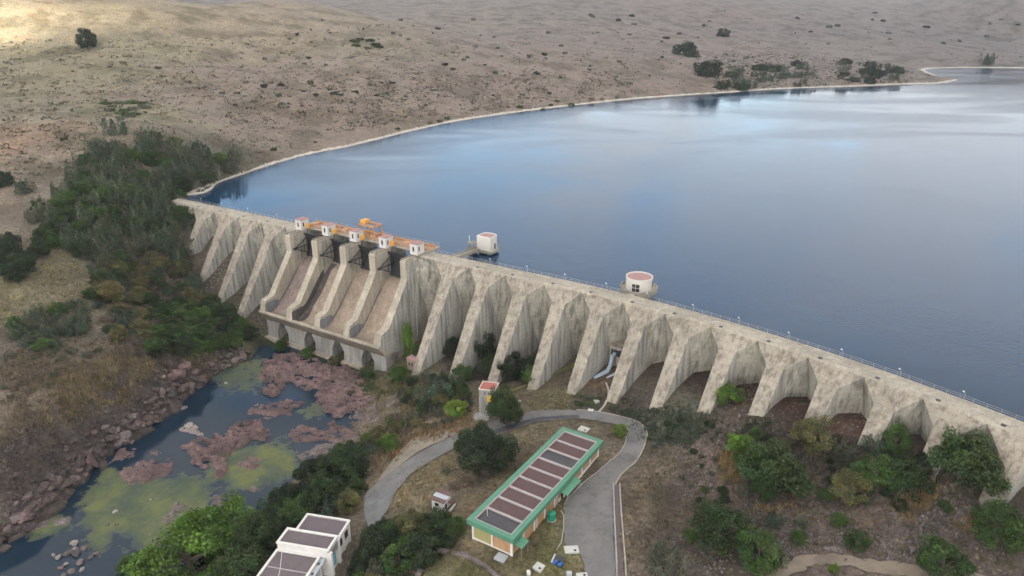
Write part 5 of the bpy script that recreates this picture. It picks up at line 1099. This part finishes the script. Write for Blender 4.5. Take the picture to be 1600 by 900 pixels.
def tree_px(px, pyb, wpx, kind, label, hs=1.0, group=None, **kw):
    p = og(px, pyb - wpx*.16); r = wpx*.5*zc_of(p)/F; return plant(p[0], p[1], gh(p[0], p[1])-.05*r, r, kind, label, group, hs, **kw)
TREES = [
 (1200,778,104,'broad','large round dark green tree among rubble, broadest one under the dam'), (1193,782,54,'mid','lighter green tree growing against the front of the large round dark one'), (1122,868,88,'broad','dense green tree standing beside the bare tan strip',1.15), (1184,896,84,'mid','green tree close in front of the dense one by the tan strip'),
 (1366,768,74,'mid','green tree behind the pair below the dam, its crown lighter on top',1.1), (1408,780,78,'broad','dark round tree of the pair below the dam'), (1500,770,112,'broad','big dense tree touching the dam face near the picture edge',1.05), (1322,786,62,'olive','yellow-green shrub between the big dark trees'), (1266,712,66,'olive','dull grey-green tree near the foot of the dam buttresses'),
 (1558,858,92,'mid','round mid green tree on the rubble by the picture edge'), (1470,912,84,'mid','green bush cut off by the bottom edge above the dirt track'), (1337,862,42,'broad','compact round green bush on open rubble'), (1309,824,32,'mid','small round green bush just above the compact one on rubble'), (1252,826,32,'grey','grey-green small bush beside the large round tree'),
 (1246,852,30,'mid','small green bush under the grey-green one'), (1152,712,42,'bright','light green bush between the bare slope and the buttresses'), (1396,716,44,'mid','pointed leafy tree rising in front of a buttress',1.7), (1136,636,48,'bright','light feathery tree growing at the toe of a buttress',.9), (1322,724,54,'grey','grey bush below the yellow-green tree row'), (1360,722,50,'teal','bluish dark bush under a buttress'),
 (1040,905,78,'grey','grey-green bushy tree at the bottom edge by the drain channel',1.0), (1302,897,20,'bright','tiny bright bush on the dirt track'), (1205,826,40,'teal','bluish low bush behind the green tree'), (1592,742,46,'dark','dark bush at the picture edge under the dam'), (1440,740,44,'dark','dark bush between the two biggest trees under the dam'), (1240,770,40,'dark','dark bush on the lee side of the broad round tree'), (1275,765,34,'twig','grey twiggy bush in front of the dull grey-green tree'),
 (786,670,68,'broad','rounded pine-like tree hiding the tower house',1.25), (746,740,72,'dark','dark tree on the road side of the pair behind the building',1.15), (780,738,64,'dark','dark tree of the pair behind the building, nearer the green roof',1.15), (752,700,46,'dark','dark tree just below the tower house',1.1), (727,712,40,'dark','dark spreading tree overhanging the road'), (968,685,28,'lime','small bright lime bush inside the road bend'),
 (713,654,38,'lime','vivid lime bush below the tower house'), (608,708,38,'bright','bright green bush behind the post fence'), (722,600,40,'mid','mid green bush beside the toe of a narrow buttress'), (690,632,66,'teal','bluish green bush mass between pool and tower house'), (660,640,58,'grey','grey-green bush at the edge of the reeds'), (706,560,34,'dark','dark bush in the recess nearest the spillway',1.3), (748,568,54,'dark','dark tall bush filling the recess behind the tower house',1.3),
 (800,598,52,'dark','dark bush in the recess above the moss-topped wall'), (830,590,40,'dark','dark bush tucked against a buttress side'), (832,606,40,'mid','green bush sitting above the moss-topped wall'), (765,590,40,'broad','green bush behind the red roofed house'), (688,610,34,'dark','dark shrub between two narrow buttresses'), (716,628,44,'broad','dark green shrub below the narrow buttress'),
 (640,566,20,'bright','tall green creeper climbing the spillway end wall',4.6), (652,570,15,'mid','darker creeper beside the tall bright one on the spillway wall',3.2), (575,592,26,'mid','green bush in the opening between the last spillway pillars'), (625,600,36,'mid','green bush by the last spillway pillar'), (480,560,22,'mid','green bush between the middle spillway pillars'), (520,572,20,'olive','yellowish bush in a spillway pillar opening'), (440,550,26,'mid','low green bush beside the first spillway pillar'),
 (352,866,108,'bright','bright green round tree of the group at the bottom edge',.95), (300,925,150,'bright','largest bright green tree filling the bottom edge near the pool',.9), (205,906,46,'mid','small green bush standing at the bottom edge by the pool'), (402,880,84,'broad','dark tree between the bright trees and the white building'), (430,858,64,'dark','very dark tree above the white building roof'), (380,925,96,'broad','dark leafy tree at the bottom edge beside the white building'),
 (462,828,66,'mid','green tree touching the back of the white building'), (505,800,70,'broad','dark green tree of the row between pool and white building'), (536,760,74,'broad','big dark tree at the top of the row along the pool'), (492,768,64,'dark','dark tree of the row nearest the pool'), (428,812,62,'teal','bluish dark tree in the row by the pool'), (455,800,54,'dark','darkest tree in the middle of the row by the pool'), (408,840,54,'broad','dark tree where the row meets the bright trees'), (558,734,40,'mid','small tree ending the row near the road'), (545,800,44,'olive','brownish bush behind the white building corner'), (570,850,34,'twig','bare brown bush beside the rough path'),
 (590,868,60,'dark','dark shrub beside the rough path below the road end'), (616,846,48,'mid','green shrub at the end of the worn road'), (645,842,58,'olive','brown-green shrub between road end and hut'), (660,886,66,'dark','dark shrub mass against the grey terrace edge'), (625,895,60,'mid','green shrub at the bottom edge by the path'), (590,905,46,'grey','grey shrub at the bottom edge by the path'), (690,846,58,'broad','green shrub just below the white hut'), (712,838,40,'mid','leafy green shrub between hut and brick building'), (670,862,44,'mid','mid green shrub beside the terrace corner'), (640,870,42,'bright','light green shrub in the scrub below the hut'),
 (735,760,34,'twig','reddish bare bush between hut and dark trees'), (712,770,30,'twig','reddish bare bush nearest the hut'), (760,752,34,'twig','bare bush under the dark trees'), (700,742,20,'grey','small grey bush on the straw coloured slope'),
 (1180,905,26,'grey','grey low bush below the trees by the dirt track'), (137,80,32,'dark','lone dark tree standing on the far open hillside',1.35), (180,222,46,'teal','dark round bush above the thicket on the hillside'), (42,308,40,'teal','round bush on bare slope, second from the picture edge'), (4,296,40,'dark','dark bush on bare slope cut by the picture edge'), (5,420,60,'dark','dark tree at the picture edge above the grassy slope'), (175,482,50,'olive','yellowish bush on the slope above the rocky bank'),
 (1072,94,46,'dark','dark tree on the far shore, upper one of the pair',.85), (1106,124,46,'dark','dark tree on the far shore, lower one of the pair',.9), (1130,60,22,'dark','small dark tree above the far shore pair'), (1541,106,26,'teal','tree beside the far inlet shore',1.3), (880,252,1,'mid','x')]
for t_ in TREES[:-1]:
    px, pyb, wpx, kind, lab = t_[:5]; hs = t_[5] if len(t_) > 5 else 1.0; kw = {}
    if 'creeper' in lab: kw = dict(name='creeper', cat='creeper')
    if 'pale trunks' in lab: kw = dict()
    tree_px(px, pyb, wpx, kind, lab, hs, **kw)
def wood(poly, n, wr, kinds, labels, group, rng, hs=(.9,1.2), parts=True, sep=.55, cmax=9999):
    q = in_px(poly, n*4, rng); P = on_ground(q[:,0], q[:,1]); zc = P[:,1]*CT-(P[:,2]-CAMH)*ST; done = []
    for p, z in zip(P, zc):
        r = rng.uniform(*wr)*.5*z/F
        if any((p[0]-a)**2+(p[1]-b)**2 < (sep*(r+c))**2 for a, b, c in done): continue
        kd = kinds[int(rng.integers(len(kinds)))]; s_, n_ = dam_sn(p[0], p[1])
        if -12 < s_[0] < 346 and -6 < n_[0] < 3+.7*(25-p[2])+r*.5 and not (s_[0] < 20): continue
        plant(p[0], p[1], gh(p[0], p[1])-.05*r, r, kd, labels[kd], group, rng.uniform(*hs), parts); done.append((p[0], p[1], r))
        if len(done) >= n: break
    return done
rw = np.random.default_rng(21)
TH_A = [(112,262),(160,228),(250,222),(330,238),(380,258),(352,282),(292,300),(272,320),(305,360),(330,395),(300,418),(240,400),(180,425),(130,405),(70,388),(45,335),(110,292)]
La = {'mid': 'rounded fresh green bush inside the dense thicket behind the end of the dam', 'broad': 'rounded dark green bush inside the dense thicket behind the end of the dam', 'plume': 'tall plumed grey-green tree in the dense thicket behind the end of the dam', 'teal': 'rounded bluish shrub inside the dense thicket behind the end of the dam', 'grey': 'low grey shrub inside the dense thicket behind the end of the dam'}
wood(TH_A, 150, (26,38), ('plume','plume','plume','teal','grey','mid','broad'), La, 'trees of the dense thicket', rw, (.9,1.15), True, .36)
Lb = {'twig': 'leafless brown bush on the slope between thicket and spillway', 'grey': 'grey-green shrub on the slope between thicket and spillway', 'broad': 'dark green shrub on the slope between thicket and spillway', 'olive': 'yellowish shrub on the slope between thicket and spillway', 'mid': 'fresh green shrub on the slope between thicket and spillway', 'teal': 'bluish shrub on the slope between thicket and spillway', 'dark': 'very dark shrub on the slope between thicket and spillway'}
wood([(140,420),(300,405),(340,430),(385,470),(398,500),(300,480),(210,480),(160,450)], 70, (22,36), ('twig','twig','grey','twig','olive','broad','teal'), Lb, 'shrubs on the slope beside the spillway', rw, (.8,1.1), True, .42)
wood([(245,485),(390,485),(398,530),(380,545),(310,560),(245,560),(235,520)], 45, (28,44), ('mid','broad','broad','dark','mid'), Lb, 'shrubs on the slope beside the spillway', rw, (.8,1.0), True, .42)
wood([(140,425),(245,415),(255,560),(215,560),(150,505)], 48, (20,36), ('twig','grey','broad','teal','twig','mid','olive'), Lb, 'shrubs on the slope beside the spillway', rw, (.8,1.05), True, .45)
wood([(300,400),(385,440),(400,520),(330,540),(250,500)], 40, (18,32), ('twig','grey','teal','broad','twig'), Lb, 'shrubs on the slope beside the spillway', rw, (.8,1.05), True, .3)
wood([(320,405),(372,430),(392,470),(350,480),(322,440)], 22, (20,30), ('twig','grey','broad'), Lb, 'shrubs on the slope beside the spillway', rw, (.8,1.0), True, .45)
Lc = {'teal': 'bluish shrub in the clump above the grassy bank', 'grey': 'grey shrub in the clump above the grassy bank', 'mid': 'green shrub in the clump above the grassy bank', 'plume': 'plumed shrub in the clump above the grassy bank', 'olive': 'yellow shrub in the clump above the grassy bank', 'twig': 'bare shrub in the clump above the grassy bank'}
wood([(22,505),(95,475),(150,485),(142,520),(70,552),(30,545)], 26, (26,38), ('teal','teal','plume','mid','grey'), Lc, 'shrub clump above the grassy bank', rw, (.7,.95), True, .42)
wood([(150,535),(240,560),(200,575),(100,600),(0,640),(0,560)], 26, (14,26), ('twig','grey','twig'), {'twig': 'bare brown bush on the dry grassy bank', 'grey': 'small grey bush on the dry grassy bank'}, 'bushes on the dry bank', rw, (.6,.9), True, .8)
wood([(0,380),(40,385),(70,400),(30,440),(0,440)], 9, (30,44), ('dark','teal'), {'dark': 'dark shrub of the clump at the picture edge above the grass', 'teal': 'bluish shrub of the clump at the picture edge above the grass'}, 'shrubs at the edge above the grass', rw, (.8,1.0), True, .45)
Lv = {'teal': 'bluish bush in the scrub between pool and tower house', 'grey': 'grey bush in the scrub between pool and tower house', 'mid': 'green bush in the scrub between pool and tower house', 'olive': 'dull olive bush in the scrub between pool and tower house', 'twig': 'bare bush in the scrub between pool and tower house', 'dark': 'dark bush in the scrub between pool and tower house'}
wood([(610,600),(650,590),(728,600),(732,640),(700,660),(640,690),(590,710),(560,700),(600,660),(640,640)], 60, (16,30), ('teal','grey','mid','olive','twig','dark'), Lv, 'scrub between pool and tower house', rw, (.7,1.0), True, .5)
Lu = {'teal': 'low bluish leafy plant on the ground under the buttresses', 'grey': 'low grey leafy plant on the ground under the buttresses'}
wood([(960,625),(1030,640),(1100,650),(1090,700),(1020,700),(1010,660),(950,640)], 75, (9,17), ('teal','teal','grey'), Lu, 'low plants under the buttresses', rw, (.5,.7), False, .5)
wood([(885,600),(925,600),(945,640),(900,638)], 22, (8,14), ('mid','teal','grey'), {'mid': 'low green plant between road and outlet pipes', 'teal': 'low bluish plant between road and outlet pipes', 'grey': 'low grey plant between road and outlet pipes'}, 'low plants by the outlet pipes', rw, (.5,.7), False, .5)
Lr = {'twig': 'bare bush on the dark rubble slope below the dam', 'grey': 'small grey bush on the dark rubble slope below the dam', 'dark': 'small dark bush on the dark rubble slope below the dam', 'mid': 'small green bush on the dark rubble slope below the dam'}
wood([(1180,680),(1300,700),(1480,740),(1560,780),(1450,800),(1280,790),(1150,780),(1110,830),(1080,860),(1070,800)], 85, (12,34), ('twig','dark','grey','twig','mid'), Lr, 'small bushes on the rubble slope', rw, (.6,.9), True, .7)
wood([(1040,640),(1120,650),(1130,760),(1070,840),(1050,760)], 26, (10,20), ('twig','grey','dark'), Lr, 'small bushes on the rubble slope', rw, (.5,.8), True, .7)
Lw = {'dark': 'dark shrub in the scrub beside the white building', 'mid': 'green shrub in the scrub beside the white building', 'olive': 'brownish shrub in the scrub beside the white building', 'twig': 'bare shrub in the scrub beside the white building'}
wood([(575,825),(640,820),(710,810),(715,850),(660,880),(640,920),(555,920),(560,870)], 42, (20,38), ('dark','mid','olive','dark','twig'), Lw, 'scrub beside the white building', rw, (.7,1.0), True, .5)
wood([(420,800),(470,770),(520,720),(560,700),(575,730),(545,790),(500,820),(430,850),(360,890),(350,880)], 34, (34,56), ('dark','broad','teal','dark'), {'dark': 'dark tree in the belt along the pool', 'broad': 'green tree in the belt along the pool', 'teal': 'bluish tree in the belt along the pool'}, 'belt of trees along the pool', rw, (.9,1.2), True, .5)
# far shore and hillside
wood([(1150,108),(1260,98),(1270,136),(1180,140),(1120,142)], 26, (16,30), ('grey','teal','dark'), {'grey': 'grey low bush on the far rocky point', 'teal': 'bluish low bush on the far rocky point', 'dark': 'dark low bush on the far rocky point'}, 'bushes on the far point', rw, (.6,.9), False, .6)
wood([(1310,98),(1400,108),(1400,128),(1310,132)], 20, (16,28), ('grey','dark'), {'grey': 'grey bush near the tip of the far point', 'dark': 'dark bush near the tip of the far point'}, 'bushes near the tip of the far point', rw, (.6,.9), False, .6)
wood([(0,130),(330,150),(480,190),(700,165),(1000,135),(1190,125),(1240,70),(1600,70),(1600,15),(900,25),(500,30),(300,90),(0,90)], 110, (5,13), ('teal','grey','teal','dark'), {k: 'small low %s bush dotted on the open far hillside' % v for k, v in (('dark','dark'),('grey','grey'),('teal','bluish'))}, 'bushes dotted on the far hillside', rw, (.5,.8), False, 1.2)
wood([(460,120),(640,120),(600,150),(470,160)], 14, (7,16), ('grey','dark'), {'grey': 'low grey shrub among the stones of the hillside', 'dark': 'low dark shrub among the stones of the hillside'}, 'shrubs among the hillside stones', rw, (.4,.6), False, .8)
wood([(160,160),(235,160),(235,184),(160,184)], 16, (14,24), ('mid','grey'), {'mid': 'low green shrub in the green patch of the bare hillside', 'grey': 'low grey shrub in the green patch of the bare hillside'}, 'shrubs in the green hillside patch', rw, (.35,.5), False, .5)
wood([(545,55),(600,70),(595,82),(555,75)], 8, (10,18), ('mid','dark'), {'mid': 'low green shrub in the small dark patch up the hillside', 'dark': 'low dark shrub in the small dark patch up the hillside'}, 'shrubs in the dark hillside patch', rw, (.35,.5), False, .5)
wood([(395,240),(880,170),(1000,150),(1000,146),(860,160),(640,195),(420,235)], 14, (8,16), ('grey','mid'), {'grey': 'small grey bush just above the lake shore', 'mid': 'small green bush just above the lake shore'}, 'bushes above the lake shore', rw, (.6,.8), False, 1.0)
# dry grass
def tufts(name, pos, h, cols, nb, rng):
    n = len(pos); a = rng.uniform(0,6.28,(n,nb)); lean = rng.uniform(.2,.9,(n,nb)); hh = h[:,None]*rng.uniform(.6,1.2,(n,nb)); w = h[:,None]*.09*np.ones((1,nb)); off = rng.normal(0,.22,(n,nb,2))*h[:,None,None]
    bx, by = pos[:,None,0]+off[...,0], pos[:,None,1]+off[...,1]; z = pos[:,None,2]+0*bx; dx, dy = np.cos(a), np.sin(a)
    V = np.stack([np.stack([bx-dy*w, by+dx*w, z-.1], -1), np.stack([bx+dy*w, by-dx*w, z-.1], -1), np.stack([bx+dx*lean*hh, by+dy*lean*hh, z+hh], -1)], 2).reshape(-1,3)
    c = np.repeat(cols*np.exp(rng.normal(0,.2,(n,1))), nb*3, axis=0); tag(link(name, np_mesh(name, V, np.arange(len(V)).reshape(-1,3), M['leaf'], c, 'tint')), kind='stuff')
def tuft_area(name, areas):
    P = []; H = []; C = []
    for poly, n, h, c in areas:
        p = ground_scatter(poly, n, rw); n = len(p); P.append(p); H.append(h*np.exp(rw.normal(0,.3,n))); C.append(np.tile(np.array(c), (n,1)))
    P = np.concatenate(P); k = P[:,2] > POOL+.1; tufts(name, P[k], np.concatenate(H)[k], np.concatenate(C)[k], 7, rw)
straw = (.30,.24,.135); dead = (.22,.175,.125); grn = (.10,.12,.04); org = (.33,.235,.115)
tuft_area('dry_grass', [([(0,560),(100,530),(220,540),(260,575),(120,640),(0,700)], 3200, .75, dead), ([(60,600),(180,560),(260,575),(180,630),(80,670)], 1600, .8, straw), ([(180,490),(240,500),(240,560),(180,560)], 700, .7, dead), ([(0,420),(120,420),(150,470),(60,490),(0,500)], 1500, .5, (.25,.225,.13)),
 ([(300,545),(390,540),(330,580),(280,585)], 500, .7, (.27,.24,.12)), ([(590,600),(650,590),(660,640),(620,690),(560,690),(600,650)], 1500, .9, (.28,.235,.15)), ([(600,690),(700,660),(740,655),(740,672),(640,690),(590,735)], 700, .8, (.30,.20,.11)),
 ([(640,740),(730,690),(740,740),(690,760),(700,800),(630,800),(600,800)], 1500, .35, straw), ([(740,760),(790,700),(860,660),(940,660),(960,690),(880,665),(740,805)], 1200, .3, (.24,.20,.13)), ([(1130,710),(1160,710),(1155,760),(1130,750)], 320, .9, org), ([(1395,790),(1455,760),(1460,780),(1410,806)], 420, .9, org), ([(1190,785),(1250,790),(1250,800),(1190,800)], 200, .6, org), ([(1505,820),(1530,800),(1530,830)], 120, .8, org),
 ([(680,870),(760,880),(790,900),(660,900)], 900, .3, (.23,.22,.11))])
tuft_area('rubble_grass', [([(1040,680),(1200,690),(1600,760),(1600,890),(1300,860),(1050,880),(1000,780)], 3800, .55, (.19,.165,.105)), ([(960,620),(1100,640),(1240,660),(1200,700),(1000,690)], 1500, .5, (.085,.095,.06)), ([(980,700),(1040,700),(1030,880),(975,880)], 900, .4, (.21,.175,.115)), ([(1180,650),(1560,730),(1560,770),(1200,700)], 1200, .6, (.12,.10,.07))])
tuft_area('green_grass', [([(840,800),(880,790),(880,870),(900,900),(800,900),(820,860)], 1500, .22, (.13,.15,.05)), ([(420,540),(480,560),(600,600),(640,610),(600,625),(500,575),(410,560)], 900, .7, (.085,.12,.03)), ([(820,610),(900,600),(900,640),(820,640)], 900, .25, (.18,.18,.085)), ([(670,795),(700,800),(690,815),(665,810)], 160, .3, (.11,.15,.04))])

# low scrub speckling the far hillside
hs_ = [([(0,60),(300,60),(560,40),(900,20),(1600,10),(1600,100),(1450,105),(1200,135),(1000,148),(700,185),(480,215),(330,200),(0,190)], 5200, 1.0, (.085,.085,.06)), ([(0,190),(330,200),(470,225),(390,262),(330,235),(160,222),(90,270),(0,290)], 900, .7, (.10,.095,.06)),
 ([(560,120),(960,110),(1000,145),(700,180),(540,205)], 1500, 1.0, (.11,.085,.06)), ([(1100,85),(1300,85),(1470,118),(1400,132),(1120,145)], 1600, 1.3, (.075,.08,.06)), ([(0,120),(600,110),(560,190),(330,185),(0,180)], 1500, .8, (.20,.15,.10))]
P = []; H = []; C = []
for poly, n, h, c in hs_:
    p = ground_scatter(poly, n, rw); n = len(p); P.append(p); H.append(h*np.exp(rw.normal(-.1,.45,n))); C.append(np.tile(np.array(c), (n,1)))
P = np.concatenate(P); k = P[:,2] > 21.8; H = np.concatenate(H)[k]; C = np.concatenate(C)[k]; P = P[k]; nq = 9; n = len(P)
q = np.repeat(P, nq, axis=0) + rw.normal(0, .55, (n*nq, 3))*np.repeat(H, nq)[:,None]*np.array([1.1,1.1,.3]) + np.array([0,0,.25])*np.repeat(H, nq)[:,None]
V = quads(q, np.repeat(H, nq)*.36, rw, .6, .6); tag(link('hillside_scrub', np_mesh('hillside_scrub', V, np.arange(len(V)).reshape(-1,4), M['leaf'], np.repeat(np.repeat(C*np.exp(rw.normal(0,.25,(n,1))), nq, axis=0), 4, axis=0), 'tint')), kind='stuff')
